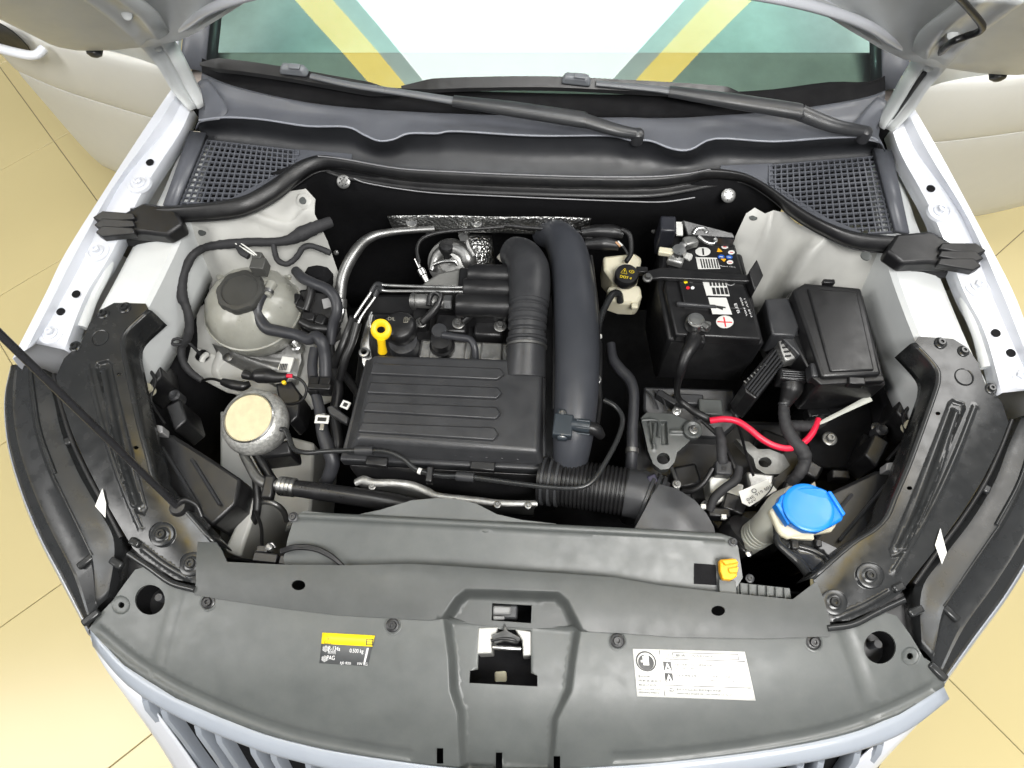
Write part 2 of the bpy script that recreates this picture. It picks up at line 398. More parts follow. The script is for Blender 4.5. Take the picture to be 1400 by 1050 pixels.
def text(name, s, p, xdir, ydir, h, mat, parent, w=None, lift=.0006, align='LEFT'):
    """flat print: baseline start p, height h metres, optional forced width"""
    cu = bpy.data.curves.new('print', 'FONT'); cu.body = s; cu.size = 1; cu.align_x = align
    to = bpy.data.objects.new('print', cu); COL.objects.link(to)
    dg = bpy.context.evaluated_depsgraph_get(); me = bpy.data.meshes.new_from_object(to.evaluated_get(dg))
    bpy.data.objects.remove(to); bpy.data.curves.remove(cu)
    if not me.vertices: return None
    x = Vector(xdir).normalized(); y = Vector(ydir); y = (y - x * y.dot(x)).normalized(); nz = x.cross(y)
    if nz.z < 0: nz = -nz
    co = np.array([v.co for v in me.vertices]); sx = h
    if w: sx = w / max(1e-6, co[:, 0].max() - co[:, 0].min())
    V = [Vector(p) + x * (c[0] * sx) + y * (c[1] * h) + nz * lift for c in co]
    Fc = [tuple(q.vertices) for q in me.polygons]; bpy.data.meshes.remove(me)
    return add(name, V, Fc, mat, parent, fix=False, smooth=False)
def flat(name, pts, mat, parent, lift=.0005, thick=.0004, **kw):
    pts = [Vector(p) for p in pts]; n = (pts[1] - pts[0]).cross(pts[2] - pts[0]).normalized()
    if n.z < 0: n = -n
    k = len(pts); V = [p + n * (lift + thick) for p in pts] + [p + n * lift for p in pts]
    Fc = [tuple(range(k)), tuple(range(2 * k - 1, k - 1, -1))] + [(i, i + k, (i + 1) % k + k, (i + 1) % k) for i in range(k)]
    return add(name, V, Fc, mat, parent, smooth=False, **kw)

# ================================================================== floor
def proj(p):
    d = np.array(p) - CAM; z = d @ CF
    return 700 + FPX * (d @ CR) / z, 525 - FPX * (d @ CU) / z
fl = add('floor', [(-8, -6, -.004), (8, -6, -.004), (8, 9, -.004), (-8, 9, -.004)], [(0, 1, 2, 3)], grout, fix=False, kind='structure')
A43 = math.radians(43); e1 = Vector((math.cos(A43), math.sin(A43), 0)); e2 = Vector((-math.sin(A43), math.cos(A43), 0)); TS = .5; g = .0022
tv = []
for z, q in ((-.012, 0), (-.0012, 0), (0, .0015)):
    for a, b in ((0, 0), (1, 0), (1, 1), (0, 1)):
        tv.append((a * (TS - g) + (q if a == 0 else -q), b * (TS - g) + (q if b == 0 else -q), z))
tf = [(8, 9, 10, 11)] + [(i * 4 + k, i * 4 + (k + 1) % 4, i * 4 + 4 + (k + 1) % 4, i * 4 + 4 + k) for i in (0, 1) for k in range(4)]
tme = shared('tile_mesh', tv, tf, tilem)
for i in range(-9, 10):
    for j in range(-7, 11):
        c = e1 * (-.09 + (i + .5) * TS) + e2 * (.04 + (j + .5) * TS)
        u, v = proj(c)
        if -330 < u < 1730 and -330 < v < 1380 and not (abs(c.x) < .35 and -.2 < c.y):
            o = place('tile', tme, e1 * (-.09 + i * TS) + e2 * (.04 + j * TS), fl, 1.0, rz=A43)

# ================================================================== the car body
car = T('car', 'white car with raised hood and open front doors around the engine bay', 'car', (0, .6, 0))
# --- fenders: outer edge, shoulder, flange step, flange, folded inner edge (front to back)
E_ = [(17, 490, .925), (62, 402, .935), (90, 345, .945), (147, 254, .96), (195, 180, .975), (237, 118, .99)]
S_ = [(36, 478, .928), (76, 400, .938), (104, 345, .948), (154, 257, .963), (209, 180, .978), (243, 126, .992)]
B_ = [(50, 470, .912), (89, 402, .922), (119, 345, .932), (163, 255, .947), (225, 180, .962), (250, 138, .978)]
I_ = [(88, 478, .910), (118, 402, .920), (150, 350, .930), (199, 254, .945), (245, 183, .960), (262, 147, .976)]
def fender(side):
    st = []
    for e, s, b, i in zip(E_, S_, B_, I_):
        e, s, b, i = P(*e), P(*s), P(*b), P(*i)
        r = [Vector((e.x - .035, e.y, .45)), Vector((e.x - .03, e.y, e.z - .16)), Vector((e.x - .012, e.y, e.z - .035)), e, s.lerp(e, .25), s, b.lerp(s, .12), b, i, i + Vector((.002, 0, -.028))]
        st.append(r if side < 0 else [mirror(p) for p in r])
    st[0] = [Vector((p.x, p.y, p.z)) for p in st[0]]
    f = rows('fender', st, paint, car, n=1, m=5, solid=.0012, ang=32)
    for k, (u, v, z) in enumerate([(190, 250, .947), (133, 343, .932), (70, 455, .913)]):
        p = P(u, v, z); p = p if side < 0 else mirror(p); p.z += .0005
        V, Fc = _hex(); place('bolt', shared('hex_paint', V, Fc, paint), p, f, .0125, (0, 0, 1), rz=.3 * k)
        lathe('boss', [(.024, -.004), (.022, .0012), (.016, .0016), (.015, .0)], p - Vector((0, 0, .0005)), paint, f, seg=20)
    for (u, v, z) in [(104, 402, .923), (83, 426, .919), (205, 222, .953)]:
        p = P(u, v, z); p = p if side < 0 else mirror(p)
        lathe('flange_hole', [(.0075, -.001), (.0075, .0011), (.001, .0013)], p, void_pl, f, seg=16)
    return f
for s in (-1, 1): fender(s)
# dark carrier ends under the front cover
for mm_ in (lambda p: p, mirror): prism('carrier_end', [mm_(P(*q)) for q in ((118, 850, .82), (150, 800, .83), (180, 745, .84), (240, 765, .84), (300, 790, .84), (300, 850, .83), (180, 880, .80))], .82, .70, black_pl, car, bevel=.004)
# --- upper rails and inner wing walls between fender and strut tower
def rail(side):
    mm = (lambda p: p) if side < 0 else mirror
    L = [(92, 500, .88), (140, 420, .895), (188, 330, .905), (225, 262, .91), (258, 180, .92)]
    R = [(150, 505, .885), (200, 418, .90), (243, 330, .91), (262, 275, .915), (285, 190, .92)]
    rws = []
    for a, b in zip(L, R):
        a, b = P(*a), P(*b)
        rws.append([mm(a + Vector((-.03, 0, -.10))), mm(a + Vector((-.006, 0, -.004))), mm(a + Vector((.004, 0, .001))), mm(a.lerp(b, .5) + Vector((0, 0, .002))), mm(b + Vector((-.006, 0, .001))), mm(b + Vector((.002, 0, -.006))), mm(b + Vector((.010, 0, -.10))), mm(b + Vector((.012, 0, -.135)))])
    r = rows('upper_rail', rws, paint_in, car, n=1, m=5, ang=35)
    # beaded inner edge of the fender rail, seen as a curl beside the flange
    tube('drip_bead', [mm(P(*q)) for q in [(112, 448, .895), (125, 410, .9), (142, 375, .91), (152, 348, .915), (165, 320, .915)]], 16, paint_in, r, seg=10)
    pz = mm(P(210, 421, .86)); lathe('rubber_plug', [(.012, -.006), (.010, .002), (.007, .004), (.001, .004)], pz, rubber, r, axis=(1 if side < 0 else -1, -.1, .25), seg=16)
    return r
for s in (-1, 1): rail(s)
# --- strut towers (bare sheet metal domes under the cowl ends)
tl = plate('strut_tower', [(226, 310, .885), (262, 303, .90), (300, 300, .905), (345, 286, .91), (385, 262, .915), (418, 258, .92), (431, 272, .92), (430, 292, .91), (448, 330, .86), (468, 390, .78), (478, 470, .70), (462, 545, .655), (400, 570, .64), (330, 545, .65), (268, 505, .66), (252, 455, .70), (240, 400, .80), (232, 350, .86)],
     seamy, car, ctrl=[(300, 345, .86), (360, 330, .865), (410, 320, .87), (280, 400, .74), (300, 480, .69), (440, 450, .70), (340, 420, .72), (390, 500, .69), (270, 350, .83), (330, 520, .665)], z0=.8, step=.009,
     feats=[(circ(415, 274, 11), .003, .004), (circ(277, 316, 9, 6), -.002, .003), ([(250, 420), (300, 520), (400, 560)], .006, .012, 1), ([(285, 345), (340, 322), (400, 325), (440, 345)], .005, .010, 1)])
for (u, v) in ((415, 274), (277, 317)):
    p = PS(u, v, o_zf[tl.name], .9); lathe('plug', [(.0085, -.001), (.0085, .001), (.006, .0018), (.001, .0018)], p, grey_pl, tl, seg=16)
tr = plate('strut_tower', [(1020, 292, .92), (1032, 284, .925), (1046, 292, .925), (1075, 290, .92), (1115, 310, .915), (1160, 328, .905), (1210, 342, .895), (1246, 352, .88), (1240, 420, .84), (1225, 470, .76), (1195, 520, .68), (1120, 540, .64), (1060, 520, .64), (1030, 460, .68), (1012, 390, .78), (1000, 335, .86)],
     seamy, car, ctrl=[(1050, 330, .885), (1120, 365, .86), (1180, 385, .83), (1060, 390, .77), (1045, 430, .72), (1110, 440, .72), (1170, 450, .74), (1035, 345, .855), (1085, 360, .855)], z0=.8, step=.009,
     feats=[(circ(1030, 296, 10), .003, .004), (circ(1184, 350, 10, 7), -.002, .003), ([(1022, 400), (1050, 418), (1100, 425)], .006, .010, 1), ([(1012, 372), (1045, 395), (1095, 400)], .004, .008, 1), ([(1060, 345), (1100, 352), (1130, 372)], .006, .010, 1)])
for (u, v) in ((1030, 296), (1184, 350)):
    p = PS(u, v, o_zf[tr.name], .9); lathe('plug', [(.0085, -.001), (.0085, .001), (.006, .0018), (.001, .0018)], p, grey_pl, tr, seg=16)
# pale box member ends beside the fuse box and on the far wing
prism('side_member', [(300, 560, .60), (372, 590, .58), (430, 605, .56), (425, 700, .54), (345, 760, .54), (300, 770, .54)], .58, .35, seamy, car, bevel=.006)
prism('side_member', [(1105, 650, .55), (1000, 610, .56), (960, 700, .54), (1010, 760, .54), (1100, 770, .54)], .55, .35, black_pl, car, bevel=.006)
# --- firewall, side felts and undertray: they close the engine bay
def vwall(name, pl, ztop, zbot, mat, parent, t=.004):
    V = []; n = len(pl)
    for i, (x, y) in enumerate(pl):
        z = ztop[i] if hasattr(ztop, '__len__') else ztop; V += [(x, y, z), (x, y, zbot)]
    Fc = [(2 * i, 2 * i + 1, 2 * i + 3, 2 * i + 2) for i in range(n - 1)]
    return add(name, V, Fc, mat, parent, solid=t)
FW = rows('firewall', [
    [(372, 236, .935), (425, 218, .94), (480, 224, .94), (560, 236, .935), (700, 243, .93), (850, 246, .93), (940, 242, .935), (1000, 236, .94), (1072, 262, .90)],
    [(390, 268, .88), (430, 258, .88), (480, 264, .88), (560, 278, .875), (700, 284, .87), (850, 288, .87), (940, 284, .875), (1000, 276, .88), (1062, 296, .855)],
    [(420, 320, .76), (450, 320, .74), (500, 322, .72), (580, 325, .71), (700, 330, .70), (850, 332, .70), (930, 330, .71), (990, 325, .73), (1012, 330, .75)],
    [(480, 420, .45), (500, 420, .43), (540, 420, .42), (600, 420, .42), (700, 425, .42), (830, 425, .42), (900, 422, .42), (950, 420, .43), (980, 420, .44)]], void_pl, car, n=4, m=4)
for (u, v) in ((471, 248), (995, 267)):
    p = P(u, v, .91); p = p + Vector((0, -.004, .004)); c = lathe('trim_clip', [(.0135, 0), (.0135, .002), (.011, .0035), (.004, .0035), (.0035, .001), (.0005, .001)], p, steel, FW, axis=(0, -.62, .78), seg=22)
    for k in range(6):
        a = k * math.pi / 3 + .3; q = Vector((math.cos(a), math.sin(a) * .78, math.sin(a) * .62)) * .0075
        b = lathe('slot', [(.0016, 0), (.0016, .0042), (.0004, .0043)], p + q, black_pl, c, axis=(0, -.62, .78), seg=8)
tube('trim_edge_line', [(484, 244, .93), (500, 250, .93), (545, 258, .925), (597, 264, .92), (680, 268, .92), (769, 272, .92), (850, 275, .92), (906, 276, .92), (950, 270, .925)], 1.6, M('light_grey_edge', (.25, .25, .26), .5), FW, seg=6)  # thin lighter grey line along the firewall trim edge
for (u, v, r) in ((545, 302, 5), (893, 316, 4), (585, 318, 4), (460, 345, 5)):
    p = P(u, v, .78); lathe('stud', [(r * .0011, 0), (r * .0011, .004), (r * .0006, .006)], p, steel, FW, axis=(0, -.8, .6), seg=12)
add('undertray', [(-.66, .06, .30), (.66, .06, .30), (.74, 1.1, .30), (-.74, 1.1, .30)], [(0, 1, 2, 3)], void_pl, car, fix=False, solid=.003)
for s_ in (-1, 1): vwall('wheel_arch_liner', [(s_ * .62, .95), (s_ * .70, .66), (s_ * .735, .45), (s_ * .70, .25), (s_ * .56, .06)], [.72, .80, .84, .82, .80], .30, void_pl, car)
vwall('radiator_shroud', [(-.56, .06), (-.4, .03), (0, .01), (.4, .03), (.56, .06)], .80, .30, black_pl, car)
vwall('radiator_back', [(-.56, .20), (0, .20), (.56, .20)], .80, .30, black_pl, car)

# ================================================================== hood, hinges, doors
HA = math.radians(58); he1 = Vector((0, -math.cos(HA), math.sin(HA))); he2 = Vector((0, math.sin(HA), math.cos(HA))); H0 = Vector((0, 1.06, 1.0)) + he2 * .05
def HP(x, s, n=0): return H0 + Vector((x, 0, 0)) + he1 * s + he2 * n
half = [(0, .46), (.2, .445), (.36, .385), (.46, .32), (.545, .242), (.626, .166), (.695, .142), (.77, .134), (.815, .142), (.832, .165), (.83, .25), (.826, .40), (.80, .62), (.74, .85), (.6, 1.0), (.4, 1.06), (.2, 1.085), (0, 1.09)]
def hood_grid(scale_edge, nn, ext):
    V = []; Fc = []; hh = [(-x, s) for x, s in half[1:-1]][::-1]
    ring = half + hh
    c = (0, .68); K = [1.0, .975, .94, .85, .6, .3]
    n = len(ring)
    for k, q in enumerate(K):
        for x, s in ring:
            xx, ss = c[0] + (x - c[0]) * q, c[1] + (s - c[1]) * q
            bow = -.035 * (abs(xx) / .83) ** 2.5
            V.append(HP(xx, ss, nn(k, q) + bow))
    V.append(HP(*c, nn(len(K), 0)))
    for k in range(len(K) - 1):
        for i in range(n): Fc.append((k * n + i, k * n + (i + 1) % n, (k + 1) * n + (i + 1) % n, (k + 1) * n + i))
    b = (len(K) - 1) * n
    for i in range(n): Fc.append((b + i, b + (i + 1) % n, len(V) - 1))
    return V, Fc
V, Fc = hood_grid(1, lambda k, q: .030 if k else .012, 0)
hood = add('hood', V, Fc, paint, car, solid=.001, ang=60)
V, Fc = hood_grid(1, lambda k, q: [.012, .002, -.006, -.008, .016, .02, .02][k], 0)
add('inner_panel', V, Fc, paint_in, hood, solid=.001, ang=35)
for s in (-1, 1):
    V, Fc = lathe_vf([(.013, 0), (.014, .012), (.012, .022), (.006, .026), (.001, .0265)], HP(s * .765, .150, -.012), axis=-he2, seg=18)
    add('rubber_buffer', V, Fc, rubber, hood)
# wide edge bead along the hood's rear corner
for s in (-1, 1):
    tube('edge_fold', [HP(s * x, q, -.012) for x, q in ((.16, .462), (.34, .405), (.46, .335), (.545, .255), (.626, .185), (.695, .160), (.77, .154), (.808, .165), (.81, .25), (.80, .40))], 0, paint, hood, m=.009, flat=.8, seg=10)
def hinge(side):
    mm = (lambda p: p) if side < 0 else mirror
    hz = H0 - he2 * .036
    def q(u, v, z): return P(u, v, z) if z else PL(u, v, hz, he2)
    A = [(277, 146, .982), (262, 118, 1.02), (247, 88, 1.07), (232, 60, 1.12), (218, 40, 0), (203, 18, 0), (172, -6, 0), (140, -30, 0)]
    Bq = [(262, 150, .982), (238, 122, 1.02), (220, 92, 1.07), (200, 68, 1.12), (178, 48, 0), (148, 20, 0), (112, -6, 0), (80, -30, 0)]
    ra = [mm(q(*k)) for k in A]; rb = [mm(q(*k)) for k in Bq]
    rws = []
    up = Vector((0, -.55, .35)) * .022
    for a, b in zip(ra, rb):
        rws.append([a - up * 1.6, a - up * .2, a.lerp(b, .10) + up * .7, a.lerp(b, .22) + up * .6, a.lerp(b, .36) - up * .1, a.lerp(b, .66) - up * .2, a.lerp(b, .82) + up * .5, a.lerp(b, .94) + up * .7, b, b - up * 1.6])
    o = rows('hinge_arm', rws, paint_in, car, n=2, m=4, solid=.002, ang=40)
    for t, k in ((.45, 3), (.5, 5)):
        p = ra[k].lerp(rb[k], t) + up * .2; lathe('rivet', [(.008, -.003), (.008, .002), (.005, .004), (.001, .0045)], p, paint_in, o, axis=up, seg=14)
    return o
for s in (-1, 1): hinge(s)
hz_ = H0 - he2 * .062
tube('washer_hose', [P(1218, 160, 1.0), P(1236, 136, 1.04), P(1256, 108, 1.085), P(1276, 82, 1.135), PL(1298, 60, hz_, he2), PL(1320, 50, hz_, he2), PL(1337, 44, hz_, he2), PL(1343, 36, hz_, he2), PL(1332, 20, hz_, he2), PL(1312, -2, hz_, he2), PL(1285, -30, hz_, he2)], 10, rubber, None, seg=10, label='black washer hose clipped along the hood hinge arm above the battery', cat='hose')
# --- doors
door_paint = M('beige_white_door_paint', (.66, .66, .63), .42, var=.015, rvar=.02)  # beige white door colour without clear coat
def door(p0, p1, label):
    d = (p1 - p0); d.z = 0; L = d.length; d.normalize(); n = Vector((d.y, -d.x, 0))
    if n.y > 0: n = -n
    rws = []
    for z, off in ((.18, -.03), (.21, -.005), (.32, .008), (.48, .014), (.592, .018), (.606, .0145), (.622, .020), (.70, .024), (.775, .018), (.797, .010), (.802, .0)):
        rws.append([p0 + d * (L * t) + n * (off - .02 * (abs(t - .5) * 2) ** 3) + Vector((0, 0, z)) for t in (0, .03, .25, .5, .75, .96, 1)])
    o = rows('door', rws, door_paint, car, n=3, m=2, solid=.03, label=label)
    return o, d, n, L
D0 = Vector((-.84, 1.31, 0)); D1 = Vector((-1.43, 1.497, 0))
o, d, n, L = door(D0, D1, 'open white front door with pull handle')
hp = PL(14, 53, D0 + n * .03, n)
hb = [hp - d * .10, hp - d * .09 + n * .028, hp - d * .02 + n * .036, hp + d * .05 + n * .034, hp + d * .075 + n * .02, hp + d * .08]
tube('handle', hb, 0, paint, o, m=.013, flat=.8)
lathe('handle_recess', [(.055, 0), (.052, .002), (.03, -.006), (.001, -.008)], hp + n * .004, black_pl, o, axis=n, seg=24)
rows('window_glass', [[D0 + d * t + Vector((0, 0, .79)) for t in (.03, .3, .58)], [D0 + d * t + n * -.05 + Vector((0, 0, 1.02)) for t in (.10, .32, .57)], [D0 + d * t + n * -.12 + Vector((0, 0, 1.26)) for t in (.28, .4, .55)]], M('painted_reflection_glass', (.75, .78, .78), .12, var=.02, spec=.8), o, n=2, m=2, solid=.004)  # white base colour paints in the bright surroundings reflected by the glass
D0 = Vector((.84, 1.33, 0)); D1 = Vector((1.5, 1.47, 0))
o, d, n, L = door(D0, D1, 'open white front door without handle in view')
rows('window_glass', [[D0 + d * t + Vector((0, 0, .79)) for t in (.03, .3, .62)], [D0 + d * t + n * -.05 + Vector((0, 0, 1.02)) for t in (.10, .35, .61)], [D0 + d * t + n * -.12 + Vector((0, 0, 1.26)) for t in (.28, .45, .6)]], MATS['painted_reflection_glass'], o, n=2, m=2, solid=.004)

# ================================================================== windshield, pillars, cabin
wa = math.radians(29)
gl = bpy.data.materials.new('windshield_glass'); gl.use_nodes = True; nt = gl.node_tree; nt.nodes.clear()
out = nt.nodes.new('ShaderNodeOutputMaterial'); mixs = nt.nodes.new('ShaderNodeMixShader'); trn = nt.nodes.new('ShaderNodeBsdfTransparent'); glo = nt.nodes.new('ShaderNodeBsdfGlossy'); fr = nt.nodes.new('ShaderNodeFresnel')
trn.inputs[0].default_value = (.66, .88, .83, 1); glo.inputs['Roughness'].default_value = .01; fr.inputs[0].default_value = 2.0
nt.links.new(fr.outputs[0], mixs.inputs[0]); nt.links.new(trn.outputs[0], mixs.inputs[1]); nt.links.new(glo.outputs[0], mixs.inputs[2]); nt.links.new(mixs.outputs[0], out.inputs[0])
def WS(x, t, dz=0): 
    b = .06 * (x / .68) ** 2
    return Vector((x, 1.09 + b + t * math.cos(wa), .982 + t * math.sin(wa) + dz))
rows('windshield', [[WS(x * (1 - .16 * t), t) for x in (-.68, -.5, -.25, 0, .25, .5, .68)] for t in (-.02, .15, .4, .7, 1.0)], gl, car, n=4, m=3, solid=0)
for s in (-1, 1):
    a = [WS(s * .665 * (1 - .16 * t), t, .002) for t in (-.02, .2, .5, 1.0)]
    rows('a_pillar', [[p + Vector((s * .0, 0, -.004)), p + Vector((s * .012, -.002, .006)), p + Vector((s * .040, -.004, .010)), p + Vector((s * .055, .0, -.004)), p + Vector((s * .075, .03, -.06))] for p in a], cowl_pl, car, n=3, m=3, solid=.002)
    rows('pillar_skin', [[p + Vector((s * .058, .002, .006)), p + Vector((s * .075, .004, .010)), p + Vector((s * .10, .03, -.02)), p + Vector((s * .115, .06, -.09))] for p in a], paint, car, n=3, m=3, solid=.002)
    rows('frit_band', [[p + Vector((-s * .020, 0, -.004)), p + Vector((s * .004, 0, -.003))] for p in a], black_pl, car, n=1, m=3, solid=.001)
def v3(rws): return [[Vector(p) for p in r] for r in rws]
rows('dashboard', [[(u, v, z) for u in (262, 480, 740, 1000, 1222)] for v, z in ((150, .93), (125, .945), (100, .96), (80, .968), (72, .966))] + [[(u, 78, .90) for u in (262, 480, 740, 1000, 1222)]], dash_m, car, n=3, m=3, solid=.004)
rows('cabin_trim', v3([[(x, y, z) for x in (-.80, -.3, 0, .3, .80)] for y, z in ((1.26, .80), (1.5, .80), (1.8, .84), (2.1, 1.2))]), trim_m, car, n=2, m=3, solid=.004)

# ================================================================== showroom ceiling feature that the windshield mirrors
lit = M('lit_white_diffuser', (.8, .8, .8), .5, emis=(.95, .98, 1), estr=8.5)
yel_c = M('painted_glow_yellow', (.85, .60, .01), .5, emis=(1.0, .66, .0), estr=6.5)  # painted ceiling bands, no lamps; glow added so the windshield mirrors them
gry_c = M('painted_glow_grey', (.3, .32, .34), .5, emis=(.4, .42, .45), estr=4.2)  # plain trim made to glow so its reflection shows
cl = T('ceiling_light', 'large white ceiling light panel with yellow side bands given an added glow above the car', 'ceiling light', (-.2, 1.2, 4.0))
def cx(y, side, off):  # edge of the white panel at depth y
    h = (1.12 + (y - .92) * 1.03) + off
    return -.25 + side * h
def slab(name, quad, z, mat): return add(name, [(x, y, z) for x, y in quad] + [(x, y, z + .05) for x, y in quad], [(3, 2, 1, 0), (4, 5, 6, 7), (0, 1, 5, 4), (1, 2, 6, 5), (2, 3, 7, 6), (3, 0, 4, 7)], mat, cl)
y0, y1 = .22, 1.35
slab('diffuser', [(cx(y0, -1, 0), y0), (cx(y0, 1, 0), y0), (cx(y1, 1, 0), y1), (cx(y1, -1, 0), y1)], 4.0, lit)
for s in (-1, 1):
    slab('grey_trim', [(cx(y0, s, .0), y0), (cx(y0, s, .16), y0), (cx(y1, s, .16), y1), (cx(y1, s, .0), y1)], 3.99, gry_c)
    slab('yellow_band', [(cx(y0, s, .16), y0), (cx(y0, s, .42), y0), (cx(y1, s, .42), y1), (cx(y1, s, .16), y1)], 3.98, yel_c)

# ================================================================== cowl cover, seal, wipers
cowl = T('cowl_cover', 'blue grey plastic cowl cover with wavy lip below the windshield', 'cowl cover', P(720, 200, .9))
lipT = [(272, 165, .985), (310, 161, .985), (360, 164, .985), (420, 173, .985), (474, 174, .985), (498, 185, .985), (518, 193, .985), (538, 191, .985), (559, 183, .985), (597, 183, .985), (624, 180, .985), (727, 186, .985), (830, 186, .985), (861, 192, .985), (889, 193, .985), (919, 204, .985), (944, 205, .985), (978, 190, .985), (1057, 194, .985), (1133, 189, .985), (1187, 188, .985), (1200, 193, .985)]
glassB = [(276, 104, 1.0), (310, 118, .995), (360, 131, .99), (420, 143, .985), (474, 149, .98), (498, 151, .98), (518, 153, .98), (538, 154, .98), (559, 155, .98), (597, 157, .98), (624, 158, .98), (727, 161, .98), (830, 163, .98), (861, 163, .98), (889, 164, .98), (919, 164, .98), (944, 163, .98), (978, 161, .985), (1057, 156, .985), (1133, 146, .99), (1187, 136, .995), (1210, 128, 1.0)]
mid = [(0.5 * (a[0] + b[0]), .5 * (a[1] + b[1]), .978) for a, b in zip(lipT, glassB)]
back = [(u, v - 26, z - .035) for u, v, z in glassB]
rows('trough_shadow_sheet', [[(u, v - 34 + (10 if u < 330 or u > 1150 else 0), .999) for u, v, z in glassB], [(u, v - 18, .994) for u, v, z in glassB], [(u, v + 1, z - .004) for u, v, z in glassB]], void_pl, cowl, n=3, m=2, solid=.002)  # matt black sheet paints in the shadow at the glass base
rows('upper_panel', [[(u, v - 2, z - .012) for u, v, z in glassB], glassB, mid, [(u, v - 2, z - .001) for u, v, z in lipT], lipT], cowl_pl, cowl, n=3, m=3, solid=.002, ang=45)
lipL = [(u, v + (22 if u > 400 else 16) + (0 if u < 1150 else 0), .935) for u, v, z in lipT]
trough = [(276, 186, .93), (310, 190, .93), (360, 197, .93), (420, 205, .93), (474, 212, .93), (498, 216, .93), (518, 219, .93), (538, 221, .93), (559, 223, .93), (597, 227, .93), (624, 229, .93), (727, 233, .93), (830, 234, .93), (861, 233, .93), (889, 233, .93), (919, 231, .93), (944, 229, .93), (978, 224, .93), (1057, 222, .93), (1133, 216, .93), (1187, 212, .93), (1196, 208, .93)]
rows('lip', [lipT, [(u, v + 5, z - .012) for u, v, z in lipT], [(a[0], a[1] * .45 + b[1] * .55, .945) for a, b in zip(lipT, trough)], trough, [(u, v + 14, .925) for u, v, z in trough]], M('shaded_lip_plastic', (.020, .021, .024), .46, var=.1, bump=.08, bscale=1400),  cowl, n=3, m=4, solid=.002, ang=50)  # darker than the cowl: shade on the lip face put into the colour
# vent fields at both ends
def vent(name, corner, ncol, nrow, cut, side):
    a, b, c, d = [P(*q) for q in corner]      # far-outer, far-inner, near-inner, near-outer
    V = []; Fc = []
    def bar(p, q, w, h):
        Q = np.array([proj(p.lerp(q, k / 40)) for k in range(41)]); ok = inside(Q, np.array(cut))
        if not ok.any(): return
        k0, k1 = np.where(ok)[0][[0, -1]]
        if k1 - k0 < 1: return
        p, q = p.lerp(q, k0 / 40), p.lerp(q, k1 / 40)
        t = (q - p).normalized(); s = Vector((0, 0, 1)).cross(t).normalized() * w / 2; z = Vector((0, 0, h)); k = len(V)
        V.extend([p - s, p + s, q + s, q - s, p - s - z, p + s - z, q + s - z, q - s - z])
        Fc.extend([(k, k + 1, k + 2, k + 3), (k, k + 4, k + 5, k + 1), (k + 1, k + 5, k + 6, k + 2), (k + 2, k + 6, k + 7, k + 3), (k + 3, k + 7, k + 4, k)])
    S = lambda s, t: a.lerp(b, s).lerp(d.lerp(c, s), t)
    for i in range(ncol + 1): bar(S(i / ncol, 0), S(i / ncol, 1), .0026, .004)
    for j in range(nrow + 1): bar(S(0, j / nrow), S(1, j / nrow), .0028, .005)
    o = add(name, V, Fc, cowl_pl, cowl, fix=False, smooth=False, kind='stuff')
    return o
vent('vent_grille', [(276, 191, .935), (408, 206, .935), (408, 286, .925), (236, 284, .925)], 19, 13, [(270, 185), (411, 203), (404, 224), (377, 240), (350, 257), (322, 274), (295, 283), (228, 290)], -1)
vent('vent_grille', [(1204, 213, .935), (1052, 226, .935), (1052, 326, .925), (1226, 316, .925)], 19, 15, [(1050, 222), (1210, 208), (1232, 320), (1180, 318), (1126, 300), (1085, 276), (1052, 252)], 1)
rows('vent_well', [[(262, 186, .90), (420, 200, .90)], [(226, 284, .895), (420, 278, .895)]], void_pl, cowl, n=1, m=1, solid=.001)
rows('vent_well', [[(1215, 206, .90), (1040, 218, .90)], [(1240, 316, .895), (1078, 296, .895)]], void_pl, cowl, n=1, m=1, solid=.001)
rows('vent_border', [[(262, 184, .938), (284, 186, .938)], [(226, 284, .927), (243, 285, .927)]], cowl_pl, cowl, n=1, m=2, solid=.01)
rows('vent_border', [[(1192, 207, .938), (1216, 210, .938)], [(1222, 318, .927), (1240, 322, .927)]], cowl_pl, cowl, n=1, m=2, solid=.01)
# triangular blank that runs from the vents to the middle
def blank(pts): return prism('blank_panel', pts, .93, .915, cowl_pl, cowl, bevel=.001)
blank([(404, 204, .9345), (480, 211, .932), (480, 232, .93), (436, 214, .93), (408, 221, .93), (380, 240, .929), (352, 257, .928), (322, 274, .927), (296, 281, .927), (290, 290, .925), (330, 284, .925), (390, 248, .925)])
blank([(1056, 223, .9345), (985, 226, .932), (985, 238, .93), (1016, 239, .93), (1050, 256, .929), (1085, 280, .928), (1126, 304, .927), (1177, 321, .927), (1177, 316, .927), (1130, 297, .927), (1090, 272, .928), (1058, 250, .928)])
# corner mouldings where the cowl meets the hinge wells
for s, mm in ((-1, lambda p: p), (1, mirror)):
    rows('corner_moulding', [[mm(P(*q)) for q in r] for r in ([(262, 130, .99), (272, 112, 1.0), (284, 108, 1.0)], [(278, 138, .985), (286, 128, .992), (296, 124, .992)], [(280, 158, .982), (284, 150, .985), (312, 150, .985)], [(268, 178, .96), (274, 168, .983), (300, 164, .986)])], cowl_pl, cowl, n=3, m=3, solid=.002)
    rows('hinge_well', [[mm(P(*q)) for q in r] for r in ([(250, 130, .95), (284, 130, .95)], [(246, 178, .93), (280, 180, .93)])], void_pl, cowl, n=1, m=1, solid=.002)

